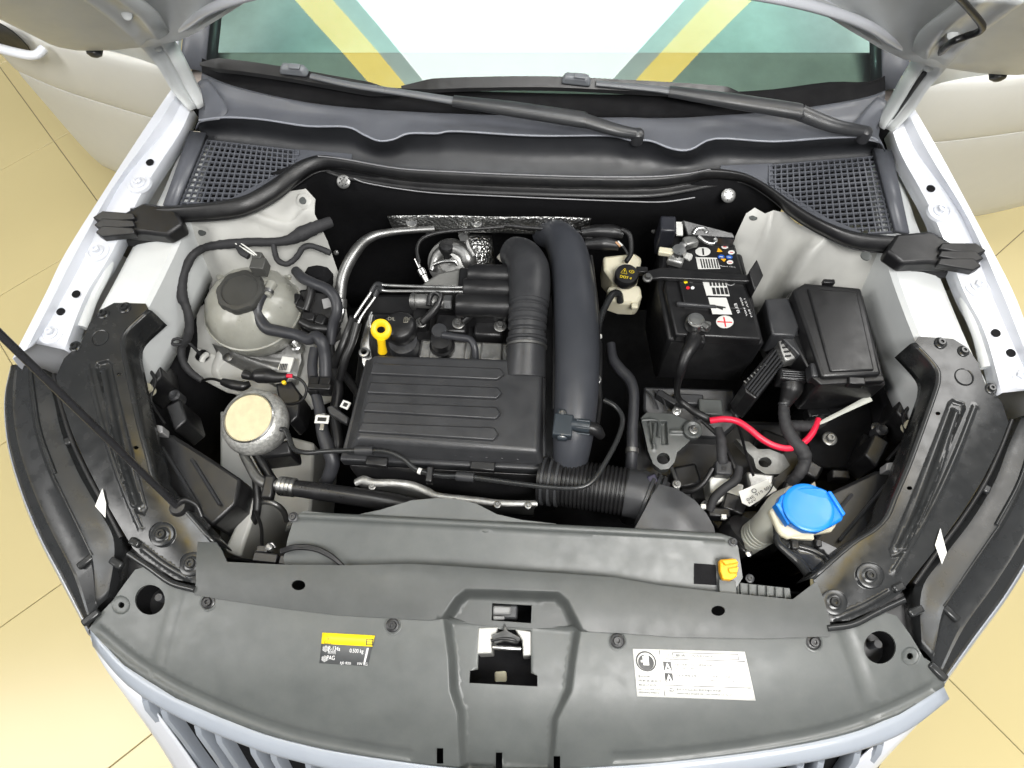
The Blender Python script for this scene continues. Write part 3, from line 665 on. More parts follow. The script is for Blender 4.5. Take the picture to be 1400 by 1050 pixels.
tube('lip_highlight', [(u, v - .5, z + .0015) for u, v, z in lipT], 3, M('painted_lip_highlight', (.22, .23, .26), .35, var=.08), cowl, n=4, seg=8)  # lighter strip paints in the highlight along the lip
seal = T('hood_seal', 'long black rubber hood seal along the front edge of the cowl', 'rubber seal', P(720, 250, .9))
topL = [(178, 285, .95), (247, 281, .955), (309, 274, .955), (343, 264, .955), (377, 243, .955), (405, 223, .955), (435, 213, .955), (470, 217, .955), (546, 230, .955), (631, 235, .955), (700, 238, .955), (803, 241, .955), (889, 241, .955), (940, 237, .955), (971, 231, .955), (1016, 237, .955), (1050, 254, .955), (1085, 278, .955), (1126, 302, .955), (1177, 319, .95), (1263, 326, .945)]
dn = [14, 17, 20, 22, 25, 24, 17, 13, 13, 14, 14, 14, 14, 12, 12, 10, 12, 16, 16, 18, 16]
lip1 = [(u, v + .25 * k, z + .002) for (u, v, z), k in zip(topL, dn)]
fc = [(u, v + k, z - .012) for (u, v, z), k in zip(topL, dn)]
fc2 = [(u, v + k * 1.25, z - .03) for (u, v, z), k in zip(topL, dn)]
fc3 = [(u, v + k * (1.7 if 6 < i < 15 else 1.28) + (5 if 6 < i < 15 else 1), z - .035) for i, ((u, v, z), k) in enumerate(zip(topL, dn))]
rows('bulb', [[(u, v - 1, z - .012) for u, v, z in topL], topL, lip1, fc, fc2], rubber, seal, n=5, m=4, solid=.002, ang=60)
rows('lower_lip', [fc2, [(u, v + 2, z - .002) for u, v, z in fc2], fc3], rubber, seal, n=5, m=2, solid=.0025)
tube('edge_highlight', [(u, v + 1, z + .001) for u, v, z in topL[6:15]], 3, M('painted_rubber_highlight', (.20, .20, .21), .3, var=.1), seal, n=6, seg=8)  # pale strip stands for the specular highlight on the rubber edge
def sealend(side):
    mm = (lambda p: p) if side < 0 else mirror
    pr = lambda nm, q, z0, z1, b=.004: prism(nm, [mm(P(*x)) for x in q], z0, z1, rubber, seal, bevel=b)
    pr('end_block', [(158, 296, .955), (196, 276, .958), (240, 283, .955), (250, 306, .95), (228, 322, .945), (196, 318, .945), (165, 318, .945)], 0, .915, .006)
    pr('end_block', [(150, 318, .925), (232, 316, .925), (226, 338, .90), (205, 352, .89), (190, 338, .90), (150, 332, .915)], 0, .86, .006)
    for k in range(3):
        y = 288 + k * 10
        pr('fin', [(126 + 2 * k, y + 9, .962 - .004 * k), (140, y, .966 - .004 * k), (182, y + 3, .962 - .004 * k), (184, y + 11, .958 - .004 * k), (140, y + 16, .958 - .004 * k)], 0, .945 - .005 * k, .002)
for s in (-1, 1): sealend(s)

def wiper(label, blade, conn, arm, head):
    w = T('windshield_wiper', label, 'wiper', P(*head[-1]), 'windshield wipers')
    b = catmull(pts3(blade), 8); n = len(b); V = []; Fc = []
    for i, p in enumerate(b):
        k = min(1, min(i, n - 1 - i) / 5 + .25)
        for dy, dz in ((-.014, -.003), (-.012, .004), (.003, .016), (.006, .012), (.006, -.004), (0, -.012)): V.append(p + Vector((0, dy * k, dz * k)))
    for i in range(n - 1):
        for k in range(6): Fc.append((i * 6 + k, i * 6 + (k + 1) % 6, i * 6 + 6 + (k + 1) % 6, i * 6 + 6 + k))
    Fc += [tuple(range(6)), tuple(range((n - 1) * 6, n * 6))]
    add('blade', V, Fc, black_pl, w, ang=30)
    c = P(*conn)
    cb = box('connector', c + Vector((0, 0, .004)), (.058, .020, .018), M('grey_wiper_plastic', (.16, .17, .185), .38, var=.06), w, rz=-.10, bevel=.005, taper=.75)
    box('release_tab', c + Vector((.006, -.004, .0145)), (.022, .012, .004), MATS['grey_wiper_plastic'], cb, rz=-.10, bevel=.0015)
    tube('arm_rod', arm, [9, 10, 11, 13], M('satin_grey_arm', (.11, .115, .125), .34, var=.06), w, seg=10, flat=.6)
    tube('arm_cover', head, [17, 23, 25, 22, 19, 15], dark_pl, w, seg=14, flat=.75)
    p = P(*head[-1]); lathe('pivot_cap', [(.012, -.02), (.0125, -.002), (.011, .004), (.006, .008), (.001, .009)], p, dark_pl, w, seg=20)
    return w
wiper('windshield wiper whose arm pivots in the middle of the cowl', [(274, 88, 1.02), (330, 93, 1.018), (398, 103, 1.013), (470, 116, 1.008), (545, 129, 1.004)], (402, 97, 1.03), [(425, 104, 1.03), (480, 116, 1.028), (560, 128, 1.026), (628, 139, 1.025)], [(620, 138, 1.025), (700, 149, 1.025), (792, 163, 1.02), (800, 165, 1.018), (840, 177, 1.01), (872, 183, 1.0)])
wiper('windshield wiper whose arm pivots beside the hood hinge', [(549, 120, 1.008), (640, 116, 1.012), (750, 115, 1.014), (860, 120, 1.012), (960, 126, 1.01), (1018, 132, 1.005)], (788, 110, 1.03), [(815, 114, 1.03), (860, 118, 1.029), (900, 122, 1.028), (925, 126, 1.027)], [(915, 125, 1.027), (1000, 138, 1.026), (1088, 152, 1.022), (1096, 155, 1.02), (1140, 172, 1.01), (1184, 180, 1.0)])

# ================================================================== front covers over the radiator support
rear = plate('radiator_cover', [(271, 741, .885), (295, 741, .89), (303, 752, .892), (310, 768, .895), (390, 772, .90), (480, 773, .903), (563, 771, .905), (632, 775, .906), (700, 780, .906), (768, 784, .906), (837, 789, .905), (906, 801, .902), (989, 810, .899), (1085, 819, .895), (1095, 811, .892), (1116, 795, .885), (1126, 822, .885), (1134, 851, .885), (1135, 870, .885),
     (1105, 871, .888), (1040, 873, .892), (920, 871, .898), (854, 866, .90), (794, 863, .902), (787, 856, .902), (727, 857, .902), (654, 853, .902), (611, 845, .902), (587, 848, .902), (546, 846, .90), (460, 841, .897), (387, 832, .892), (298, 819, .885), (265, 813, .883), (269, 795, .885)],
     strip_pl, None, ctrl=[(700, 820, .908), (400, 800, .903), (1000, 840, .900)], holes=[circ(408, 800, 9.5, 7), circ(982, 835, 9.5, 7), [(672, 822), (727, 825), (726, 850), (671, 846)]],
     feats=[([(597, 862), (604, 842), (622, 815), (636, 804), (764, 808), (778, 820), (797, 860), (797, 880), (597, 880)], -.022, .013), ([(900, 808), (1000, 822), (1050, 835), (1120, 850)], .0, .01, 1)],
     poly=3, step=.005, thick=.004, label='flat grey plastic cover strip behind the hood latch', cat='cover panel')
front = plate('radiator_cover', [(124, 860, .845), (137, 840, .855), (154, 822, .862), (171, 798, .868), (185, 779, .873), (202, 774, .876), (219, 783, .878), (237, 796, .88), (267, 802, .882), (298, 817, .881), (387, 830, .888), (460, 839, .893), (546, 844, .896), (587, 846, .898), (611, 843, .898), (654, 852, .898), (727, 856, .898), (787, 855, .898), (794, 862, .898), (854, 865, .896), (920, 870, .894), (1040, 872, .888), (1105, 870, .884), (1139, 862, .882), (1167, 858, .88), (1190, 847, .878), (1211, 838, .876), (1225, 842, .874), (1242, 865, .87), (1263, 899, .864), (1280, 909, .86), (1289, 927, .852), (1290, 938, .846),
     (1229, 977, .842), (1160, 1005, .84), (1057, 1026, .838), (920, 1043, .836), (800, 1052, .836), (700, 1056, .836), (600, 1050, .836), (480, 1033, .836), (411, 1019, .838), (343, 999, .84), (240, 954, .842), (171, 910, .844)],
     grey_pl, None, ctrl=[(300, 880, .884), (500, 900, .888), (900, 930, .886), (1100, 920, .88), (200, 860, .872), (1200, 910, .87), (350, 950, .868), (1050, 985, .866), (560, 990, .866), (850, 1000, .866), (700, 1000, .868), (700, 900, .894)],
     holes=[circ(205, 820, 20.5, 20.5, 28), circ(1203, 885, 22, 22.5, 28), circ(165, 827, 4.2), circ(1245, 897, 4.5), [(654, 857), (726, 860), (726, 919), (735, 923), (735, 938), (640, 933), (641, 916), (652, 914)], [(597, 1023), (606, 1023), (606, 1044), (597, 1044)], [(677, 1030), (686, 1030), (686, 1052), (677, 1052)], [(757, 1034), (766, 1034), (766, 1053), (757, 1053)]],
     feats=[([(604, 838), (612, 900), (614, 945), (624, 975), (628, 1060), (758, 1060), (764, 985), (783, 945), (788, 905), (797, 850)], -.022, .012), ([(135, 862), (190, 906), (260, 946), (350, 984), (420, 1006), (500, 1022), (560, 1032)], -.0035, .009, 1), ([(1275, 940), (1220, 967), (1150, 993), (1050, 1014), (920, 1031), (840, 1036)], -.0035, .009, 1),
            (circ(165, 827, 13), -.0018, .002), (circ(1245, 897, 13), -.0018, .002), ([(245, 800), (232, 850), (212, 930)], -.0015, .014, 1), ([(1155, 860), (1180, 930), (1195, 985)], -.0015, .014, 1)],
     poly=3, step=.005, thick=.004, label='wide grey plastic radiator cover with stickers and round buffer holes', cat='cover panel')
def on(o, u, v): return PS(u, v, o_zf[o.name], .88)
for o, (u, v, r) in [(front, (285, 823, 9.5)), (front, (537, 855, 9.5)), (front, (844, 876, 10)), (front, (1112, 878, 10))]:
    p = on(o, u, v); bolt(u, v, 0, r, o, black_pl, p=p, name='screw', axis=(0, -.1, 1))
    lathe('screw_seat', [(.0145, -.002), (.0142, .0008), (.0125, .0012), (.0115, .0004)], p, grey_pl, o, seg=20)
rear['label'] = 'flat grey plastic cover strip behind the hood latch'
# wells under the round holes with the buffer screws
for (u, v) in ((205, 820), (1203, 885)):
    p = on(front, u, v); c = lathe('buffer_well', [(.0008, -.062), (.024, -.06), (.0262, -.010), (.0285, -.0105), (.0285, -.064)], p, void_pl, front, seg=24)
    V, Fc = [], []
    q = p + Vector((.004 if u > 700 else .006, .006, -.055))
    V, Fc = sweep([q + Vector((0, 0, .002 * i)) for i in range(22)], [.006 if i % 2 else .0045 for i in range(22)], 12)
    add('buffer_screw', V, Fc, dark_pl, c)
# small moulded parts behind the cover strip
tray = T('air_duct_cover', 'grey plastic air duct cover with raised hump in front of the engine', 'duct cover', P(700, 745, .86))
top = [(388, 764, .872), (394, 735, .882), (402, 707, .892), (416, 699, .893), (460, 702, .893), (520, 705, .893), (640, 711, .893), (800, 719, .893), (900, 724, .893), (985, 729, .893), (1003, 735, .893), (1009, 748, .888), (1015, 790, .876), (1000, 815, .872), (900, 806, .872), (700, 785, .872), (560, 776, .872), (460, 780, .872), (390, 776, .872)]
plate('front_face', top, grey_pl, tray, poly=2, ctrl=[(700, 745, .886), (500, 735, .886), (900, 760, .886)], step=.006, thick=.01, feats=[([(410, 706), (520, 711), (700, 720), (900, 730), (990, 736)], .004, .006, 1), (circ(664, 726, 5, 2.5), .001, .002)])
plate('hump', [(462, 703, .888), (487, 704, .889), (520, 697, .891), (563, 684, .893), (597, 681, .893), (630, 683, .893), (652, 689, .892), (679, 703, .890), (714, 711, .888), (760, 716, .888), (760, 722, .886), (640, 716, .886), (520, 710, .886)], grey_pl, tray, step=.008, thick=.006)
plate('duct_mouth', [(868, 722, .885), (880, 700, .885), (892, 676, .888), (902, 662, .888), (925, 668, .888), (950, 684, .888), (966, 702, .886), (976, 720, .885), (978, 730, .884), (900, 726, .884)], dark_pl, tray, step=.008, thick=.02, ctrl=[(930, 700, .895)])
bolt(401, 707, .8945, 7, tray, dark_pl, name='screw'); bolt(1002, 741, .894, 6, tray, dark_pl, name='screw')
prism('slot', [(949, 770, .8835), (979, 772, .882), (980, 800, .8755), (949, 798, .8765)], .88, .860, void_pl, tray, bevel=.0005)
# amber lever clip and ribbed bracket behind the strip
lev = T('release_lever', 'small amber plastic release lever clip on the duct cover', 'lever', P(995, 780, .88))
prism('lever_plate', [(984, 765, .905), (1003, 763, .905), (1010, 768, .905), (1008, 776, .905), (1008, 788, .905), (1000, 793, .905), (989, 792, .905), (985, 780, .905)], .905, .89, orange_pl, lev, bevel=.002)
prism('lever_tooth', [(987, 766, .912), (1006, 764, .912), (1009, 769, .912), (992, 772, .912)], .912, .904, orange_pl, lev, bevel=.001)
prism('lever_tooth', [(996, 777, .911), (1010, 775, .911), (1008, 783, .911), (998, 783, .911)], .911, .904, orange_pl, lev, bevel=.001)
prism('lever_base', [(983, 792, .888), (1006, 794, .888), (1008, 814, .886), (984, 812, .886)], .888, .872, grey_pl, lev, bevel=.001)
br = T('ribbed_bracket', 'small ribbed grey plastic bracket behind the radiator cover strip', 'bracket', P(1040, 805, .86))
prism('bracket_plate', [(1008, 796, .874), (1080, 804, .874), (1082, 818, .872), (1008, 812, .872)], .874, .862, grey_pl, br, bevel=.001)
for k in range(6): prism('rib', [(1012 + k * 12, 797 + k * 1.3, .879), (1014 + k * 12, 797 + k * 1.3, .879), (1015 + k * 12, 813 + k, .879), (1013 + k * 12, 813 + k, .879)], .879, .873, grey_pl, br, bevel=.0004)
bolt(1025, 791, .878, 6, br, dark_pl, name='screw')

prism('under_cover', [(124, 862), (190, 915), (260, 950), (343, 985), (480, 1026), (600, 1050), (700, 1058), (800, 1052), (920, 1036), (1057, 1014), (1160, 990), (1229, 962), (1285, 930), (1200, 850), (700, 800), (200, 790)], .785, .765, void_pl, car, bevel=.001)
# --- hood latch
la = T('hood_latch', 'bare steel hood latch in the cutout of the radiator cover', 'latch', P(690, 880, .82))
prism('side_plate', [(654, 858, .880), (681, 857, .880), (678, 872, .878), (672, 880, .878), (673, 893, .878), (652, 894, .876)], .878, .80, zinc, la, bevel=.002)
prism('side_plate', [(704, 860, .880), (726, 863, .880), (726, 896, .876), (715, 897, .876), (714, 876, .878)], .878, .80, zinc, la, bevel=.002)
prism('catch_fork', [(671, 868, .886), (688, 862, .890), (690, 852, .890), (694, 862, .890), (712, 872, .886), (707, 880, .882), (690, 876, .882), (676, 880, .882)], .886, .868, steel, la, bevel=.002)
tube('striker_bar', [(674, 885, .878), (690, 886, .88), (712, 887, .878)], 6, alu_sm, la)
tube('return_spring', [(672, 876, .880), (684, 873, .884), (700, 874, .884), (708, 878, .88)], 5, black_pl, la)
prism('lever_body', [(672, 826, .882), (708, 827, .882), (707, 846, .88), (672, 845, .88)], .882, .85, dark_pl, la, bevel=.003)
prism('lever_cap', [(674, 828, .892), (699, 829, .892), (698, 840, .89), (674, 840, .89)], .892, .88, M('light_grey_plastic', (.18, .18, .18), .35), la, bevel=.003)
prism('lever_cap', [(674, 842, .888), (690, 842, .888), (690, 847, .886), (674, 847, .886)], .888, .88, MATS['light_grey_plastic'], la, bevel=.002)
prism('guide_block', [(676, 918, .80), (692, 917, .80), (694, 934, .79), (676, 934, .79)], .80, .76, cream, la, bevel=.003)
prism('latch_back', [(640, 815, .80), (740, 815, .80), (740, 945, .79), (640, 945, .79)], .80, .78, void_pl, la, bevel=.001)

# ================================================================== stickers
def quad(o, pts, lift=0): return [on(o, u, v) for u, v in pts]
def sticker_frame(q):  # near-left origin, x to the right, y away
    tl, tr, br_, bl = q; x = (tr - tl); y = (tl - bl)
    return tl, tr, br_, bl, x, y
wl = T('warning_label', 'white warning sticker with hand symbol and pictograms on the radiator cover', 'sticker', on(front, 948, 925))
q = quad(front, [(865, 887), (1018, 891), (1033, 958), (871, 952)]); tl_, tr_, brr, bl_, X, Y = sticker_frame(q)
sub = []
def WP(s, t, lift=.0013):   # s across, t down, 0..1
    u = (865 + 153 * s) * (1 - t) + (871 + 162 * s) * t; v = (887 + 4 * s) * (1 - t) + (952 + 6 * s) * t
    p = on(front, u, v); p.z += lift; return p
def wsheet(name, st, mat, parent, lift):
    V = []; Fc = []; n = 12
    for j in range(7):
        for i in range(n): 
            s = st[0] + (st[2] - st[0]) * i / (n - 1); t = st[1] + (st[3] - st[1]) * j / 6; V.append(WP(s, t, lift))
    for j in range(6):
        for i in range(n - 1): Fc.append((j * n + i, j * n + i + 1, j * n + n + i + 1, j * n + n + i))
    return add(name, V, Fc, mat, parent, solid=.0004, fix=True)
wsheet('paper', (0, 0, 1, 1), label_w, wl, .0012)
def wbox(s0, t0, s1, t1, mat, name='printed_field', lift=.0019):
    return add(name, [WP(s0, t0, lift), WP(s1, t0, lift), WP(s1, t1, lift), WP(s0, t1, lift)], [(3, 2, 1, 0)], mat, wl, fix=False, smooth=False)
def wline(s0, t0, s1, t1, w=.008, mat=None):
    if abs(t1 - t0) < abs(s1 - s0) * .4: wbox(s0, t0 - w, s1, t1 + w, mat or ink_g, 'printed_line')
    else: wbox(s0 - w * .45, t0, s0 + w * .45, t1, mat or ink_g, 'printed_line')
def wtext(s, t, body, h, w=None, mat=None):
    p = WP(s, t, .0016); x = WP(min(1, s + .1), t, .0016) - p; y = WP(s, t - .1, .0016) - p
    return text('lettering', body, p, x, y, h, mat or ink, wl, w=w, lift=.0006)
def wring(s, t, r0, r1, mat, name='ring', a0=0, a1=2 * math.pi, k=28):
    V = []; Fc = []
    for i in range(k + 1):
        a = a0 + (a1 - a0) * i / k
        for r in (r0, r1): V.append(WP(s + r * math.cos(a) * .42, t + r * math.sin(a), .002))
    for i in range(k): Fc.append((2 * i, 2 * i + 1, 2 * i + 3, 2 * i + 2))
    return add(name, V, Fc, mat, wl, fix=False, smooth=False)
wring(.105, .26, .185, .215, ink); wring(.105, .28, .0, .165, ink, 'hand_ground')
wbox(.080, .20, .130, .34, label_w, 'hand_palm', .0024)
for k, (s, t) in enumerate([(.078, .15), (.092, .11), (.107, .10), (.121, .13)]): wbox(s, t, s + .010, .24, label_w, 'hand_finger', .0024)
wbox(.060, .235, .085, .28, label_w, 'hand_finger', .0024)
wtext(.02, .60, '发动机舱', .0042, .018); wtext(.02, .69, '内有高温部件', .0042, .034); wtext(.02, .78, '和运动部件', .0042, .026)
wtext(.015, .865, 'HOT ENGINE PARTS.', .0036, .036); wtext(.015, .93, 'MOVING PARTS.', .0036, .030)
wline(.235, .02, .235, .97, .008)
wline(.24, .20, .98, .20); wline(.24, .745, .98, .745)
wline(.35, .06, .93, .06, .006); wline(.35, .165, .93, .165, .006); wline(.35, .06, .35, .165, .006); wline(.93, .06, .93, .165, .006)
wtext(.275, .16, '⚠', .008, .010, ink_g); wtext(.37, .14, '警告   WARNING', .0042, .060, ink_g)
for t in (.25, .49):
    wbox(.255, t, .325, t + .19, ink_g if t < .3 else ink)
    add('pictogram', [WP(.29, t + .02, .0024), WP(.262, t + .18, .0024), WP(.318, t + .18, .0024)], [(0, 1, 2)], label_w, wl, fix=False, smooth=False)
    add('pictogram', [WP(.29, t + .09, .0028), WP(.279, t + .165, .0028), WP(.301, t + .165, .0028)], [(0, 1, 2)], ink, wl, fix=False, smooth=False)
wtext(.345, .33, '风扇可能自动启动，请勿将手伸入。', .0042, .062, ink_g); wtext(.345, .40, 'FAN CAN START AT ANY TIME.', .0034, .060, ink_g)
wtext(.345, .56, '冷却系统高温高压，切勿在热态下打开盖子。', .0044, .088, ink_g); wtext(.345, .635, 'HOT COOLANT. DO NOT OPEN THE CAP WHEN HOT.', .0034, .100, ink_g); wtext(.345, .70, 'RISK OF BURNS.', .0034, .03, ink_g)
wtext(.262, .86, '⛽', .006, .010); wtext(.335, .85, '使用不合格机油可能损坏催化转化器', .0046, .066); wtext(.335, .92, 'UNSUITABLE ENGINE OIL CAN DAMAGE CATALYST', .0034, .082)

rl_ = T('refrigerant_label', 'small black and yellow refrigerant sticker on the radiator cover', 'sticker', on(front, 475, 887))
def RPt(s, t, lift=.0013):
    u = (441 + 72 * s) * (1 - t) + (437 + 66 * s) * t; v = (865 + 4 * s) * (1 - t) + (906 + 4 * s) * t
    p = on(front, u, v); p.z += lift; return p
def rbox(s0, t0, s1, t1, mat, name='printed_field', lift=.0019, k=6):
    V = []; Fc = []
    for i in range(k + 1):
        s = s0 + (s1 - s0) * i / k; V += [RPt(s, t0, lift), RPt(s, t1, lift)]
    for i in range(k): Fc.append((2 * i, 2 * i + 1, 2 * i + 3, 2 * i + 2))
    return add(name, V, Fc, mat, rl_, solid=.0003)
rbox(0, .0, 1, 1.02, M('dark_grey_label', (.075, .078, .08), .45), 'paper', .0010)
rbox(0, 0, 1, .37, yellow_lb, 'yellow_strip', .0016)
def rtext(s, t, body, h, w, mat=None):
    p = RPt(s, t, .0018); return text('lettering', body, p, RPt(s + .1, t, .0018) - p, RPt(s, t - .1, .0018) - p, h, mat or print_w, rl_, w=w, lift=.0007)
rtext(.04, .32, '⚠', .012, .011, ink); rtext(.83, .32, '日', .011, .011, ink)
rtext(.02, .60, '❄', .009, .009); rtext(.15, .57, 'R-134a', .0085, .018); rtext(.15, .68, '制冷剂', .0055, .012)
rtext(.58, .60, '0.500 kg', .0078, .021); rtext(.02, .93, '❄', .009, .009); rtext(.14, .88, 'PAG', .0085, .012); rtext(.42, 1.0, '1J0 820', .005, .016); rtext(.78, 1.0, 'VW AG', .0058, .016)
rbox(.90, .42, .94, .95, print_w, 'printed_bar', .0019, 1)

# ================================================================== headlights, brackets, bumper, grille
O_ = [(14, 500, .860), (5, 545, .858), (9, 605, .855), (26, 668, .852), (52, 733, .848), (86, 798, .845), (120, 862, .840)]
G_ = [(66, 506, .884), (79, 545, .884), (90, 590, .882), (112, 642, .880), (142, 695, .878), (162, 740, .874), (150, 815, .864)]
def lamp(side, label):
    mm = (lambda p: p) if side < 0 else mirror
    h = T('headlight', label, 'headlight', mm(P(60, 660, .6)), 'headlights')
    o3, g3 = [P(*q) for q in O_], [P(*q) for q in G_]
    def at(i, t, dz): p = o3[i].lerp(g3[i], t); return mm(p + Vector((0, 0, dz)))
    rws = []
    for i in range(7):
        o = o3[i]; outw = Vector((o.x, o.y - .55, 0)).normalized()
        rws.append([mm(o + outw * .03 + Vector((0, 0, -.22))), mm(o + outw * .024 + Vector((0, 0, -.09))), mm(o + outw * .010 + Vector((0, 0, -.02))), at(i, .02, .001)])
    rows('lens', rws, M('smoked_lens', (.30, .32, .36), .10, coat=.8, var=.05), h, n=4, m=5, solid=.003)
    rws = [[at(i, t, dz) for t, dz in ((.03, .001), (.10, .006), (.20, .008), (.24, .0105), (.28, .0085), (.55, .010), (.62, .016), (.68, .012), (.84, .006), (.93, .001), (1.0, -.012), (1.02, -.05))] for i in range(7)]
    rows('top_housing', rws, M('satin_black_housing', (.020, .021, .022), .30, var=.1, bump=.02, bscale=200), h, n=1, m=6, solid=.003, ang=28)
    for t0, t1, tt in ((.05, .42, .66), (.55, .80, .62)):
        a, b = int(t0 * 6), max(int(t0 * 6) + 1, int(math.ceil(t1 * 6)))
        tube('ridge', [at(i, tt, .014) for i in range(a, b + 1)], 0, gloss_bk, h, m=.0028, seg=8)
    for i, t in ((5, .5), (6, .35)):
        box('clip', at(i, t, .012), (.03, .012, .01), gloss_bk, h, rz=-side * .8, bevel=.003)
    return h
lamp(-1, 'black topped headlight on the side of the prop rod'); lamp(1, 'black topped headlight on the side of the blue washer cap')

BK = [(137, 424, .905), (156, 414, .907), (199, 415, .907), (203, 424, .905), (173, 452, .902), (167, 470, .901), (170, 492, .900), (180, 540, .899), (190, 585, .898), (201, 625, .896), (208, 652, .894), (222, 672, .892), (248, 694, .888), (268, 716, .885), (292, 744, .880), (270, 798, .880), (240, 792, .880), (205, 770, .880), (182, 750, .882), (160, 713, .886), (140, 678, .888), (118, 635, .890), (98, 590, .892), (84, 548, .893), (76, 515, .894), (88, 490, .896), (110, 470, .900), (122, 442, .903)]
def bracket(side, label):
    mm = (lambda p: p) if side < 0 else mirror
    b = T('headlight_bracket', label, 'bracket', mm(P(170, 600, .85)), 'headlight brackets')
    pl = plate('bracket_plate', BK, gloss_bk, b, poly=3, flip=side > 0, step=.004, thick=.003, z0=.9,
        feats=[([(129, 503), (132, 495), (148, 491), (153, 496), (166, 552), (184, 625), (203, 694), (198, 706), (186, 702), (172, 660), (150, 580)], -.005, .005), ([(141, 508), (153, 570), (168, 636), (186, 690)], .0075, .0075, 1),
               ([(120, 500), (134, 560), (152, 622), (172, 676), (192, 722)], .0025, .005, 1), (circ(222, 731, 19, 18, 26), .003, .004), (circ(262, 771, 17, 16, 26), .003, .004), ([(196, 750), (225, 772), (256, 790)], .0025, .005, 1)],
        holes=[circ(163, 512, 3.2, 2.4, 10), circ(186, 612, 3.6, 2.6, 10)])
    def onb(u, v):
        p = PS(u, v, (lambda Q: o_zf[pl.name](np.array(Q) * np.array([side * -1., 1])) ), .9); return mm(p)
    for (u, v, r) in ((142, 429, 8), (171, 421, 8.5), (103, 474, 8), (222, 731, 11), (262, 771, 11)):
        p = onb(u, v); V, Fc = _torx(); place('bolt', shared('torx_blk', V, Fc, gloss_bk), p, b, r * mpp(p), (0, 0, 1), rz=u * .1)
        if r > 10: lathe('washer', [(.019, -.001), (.0188, .0015), (.017, .0022), (.012, .0022)], p, gloss_bk, b, seg=24)
    p = onb(137, 462); lathe('pressed_ring', [(.0165, -.001), (.0155, .0018), (.0140, .0012), (.0135, -.001)], p, gloss_bk, b, seg=26)
    e = [(203, 424, .905), (173, 452, .902), (167, 470, .901), (170, 492, .900), (180, 540, .899), (190, 585, .898), (201, 625, .896), (208, 652, .894), (222, 672, .892), (248, 694, .888), (292, 744, .880)]
    rr = [[mm(P(*q) + Vector((dx, 0, dz))) for q in e] for dx, dz in ((-.002, .001), (.003, .0005), (.0055, -.004), (.007, -.03), (.008, -.055))]
    rows('edge_flange', rr, gloss_bk, b, n=4, m=2, solid=.002)
    tri = [onb(u, v) for u, v in ((132, 692), (142, 668), (147, 688), (146, 708))] if side < 0 else [onb(u, v) for u, v in ((133, 690), (144, 660), (148, 682), (137, 706))]
    flat('inspection_sticker', tri, label_w, b, lift=.003)
    # side lug bar that closes the gap to the grille
    tube('front_bead', [mm(P(*q)) for q in ((176, 757, .880), (205, 776, .882), (235, 797, .884), (266, 806, .886))], 9, gloss_bk, b, seg=10)
    tube('gap_strip', [mm(P(*q)) for q in ((74, 512, .888), (84, 555, .889), (98, 600, .888), (120, 648, .886), (144, 692, .884), (166, 735, .880))], 7, rubber, b, seg=8)
    for (u, v, w, a) in ((160, 770, 20, 25), (185, 742, 16, 25), (94, 604, 12, 60)):
        p = mm(P(u, v, .885)); box('lug', p, (w * .0012, .012, .012), gloss_bk, b, rz=-side * math.radians(a) * -1, bevel=.003)
    return b
bracket(-1, 'gloss black pressed steel bracket beside the prop rod and headlight'); bracket(1, 'gloss black pressed steel bracket beside the blue washer cap')
# dark headlight backs inside the bay
def lamp_back(side, label):
    mm = (lambda p: p) if side < 0 else mirror
    h = T('headlight_housing', label, 'headlight housing', mm(P(260, 640, .5)), 'headlight housings')
    q = [(198, 588, .80), (236, 594, .80), (290, 628, .80), (330, 655, .79), (322, 690, .79), (290, 720, .79), (252, 690, .80), (212, 650, .80)]
    prism('housing', [mm(P(*x)) for x in q], .8, .62, black_pl, h, bevel=.006)
    for a, b_ in (((222, 612, .803), (270, 690, .803)), ((262, 628, .803), (300, 690, .80))):
        tube('rib', [mm(P(*a)), mm(P(*b_))], 5, dark_pl, h, seg=6)
    prism('cap', [mm(P(*x)) for x in ((200, 578, .83), (222, 582, .83), (222, 592, .828), (202, 590, .828))], .83, .80, M('grey_plastic_pale', (.30, .30, .30), .4), h, bevel=.002)
    lathe('adjuster', [(.012, -.03), (.012, 0), (.008, .004), (.003, .002)], mm(P(238, 540, .74)), dark_pl, h, seg=14)
    lathe('adjuster_boss', [(.010, -.02), (.010, 0), (.004, .001)], mm(P(200, 530, .80)), cream, h, seg=14)
    prism('latch_block', [mm(P(*x)) for x in ((225, 555, .76), (246, 545, .76), (256, 575, .75), (238, 590, .75))], .76, .66, black_pl, h, bevel=.004)
    prism('latch_block', [mm(P(*x)) for x in ((178, 470, .80), (215, 485, .79), (222, 515, .78), (196, 540, .78))], .80, .70, black_pl, h, bevel=.004)
    tube('wire', [mm(P(*x)) for x in ((200, 500, .80), (212, 520, .79), (206, 548, .79), (225, 580, .78))], 5, black_pl, h, seg=8)
    return h
lamp_back(-1, 'black rear housing of the headlight beside the prop rod'); lamp_back(1, 'black rear housing of the headlight beside the blue washer cap')
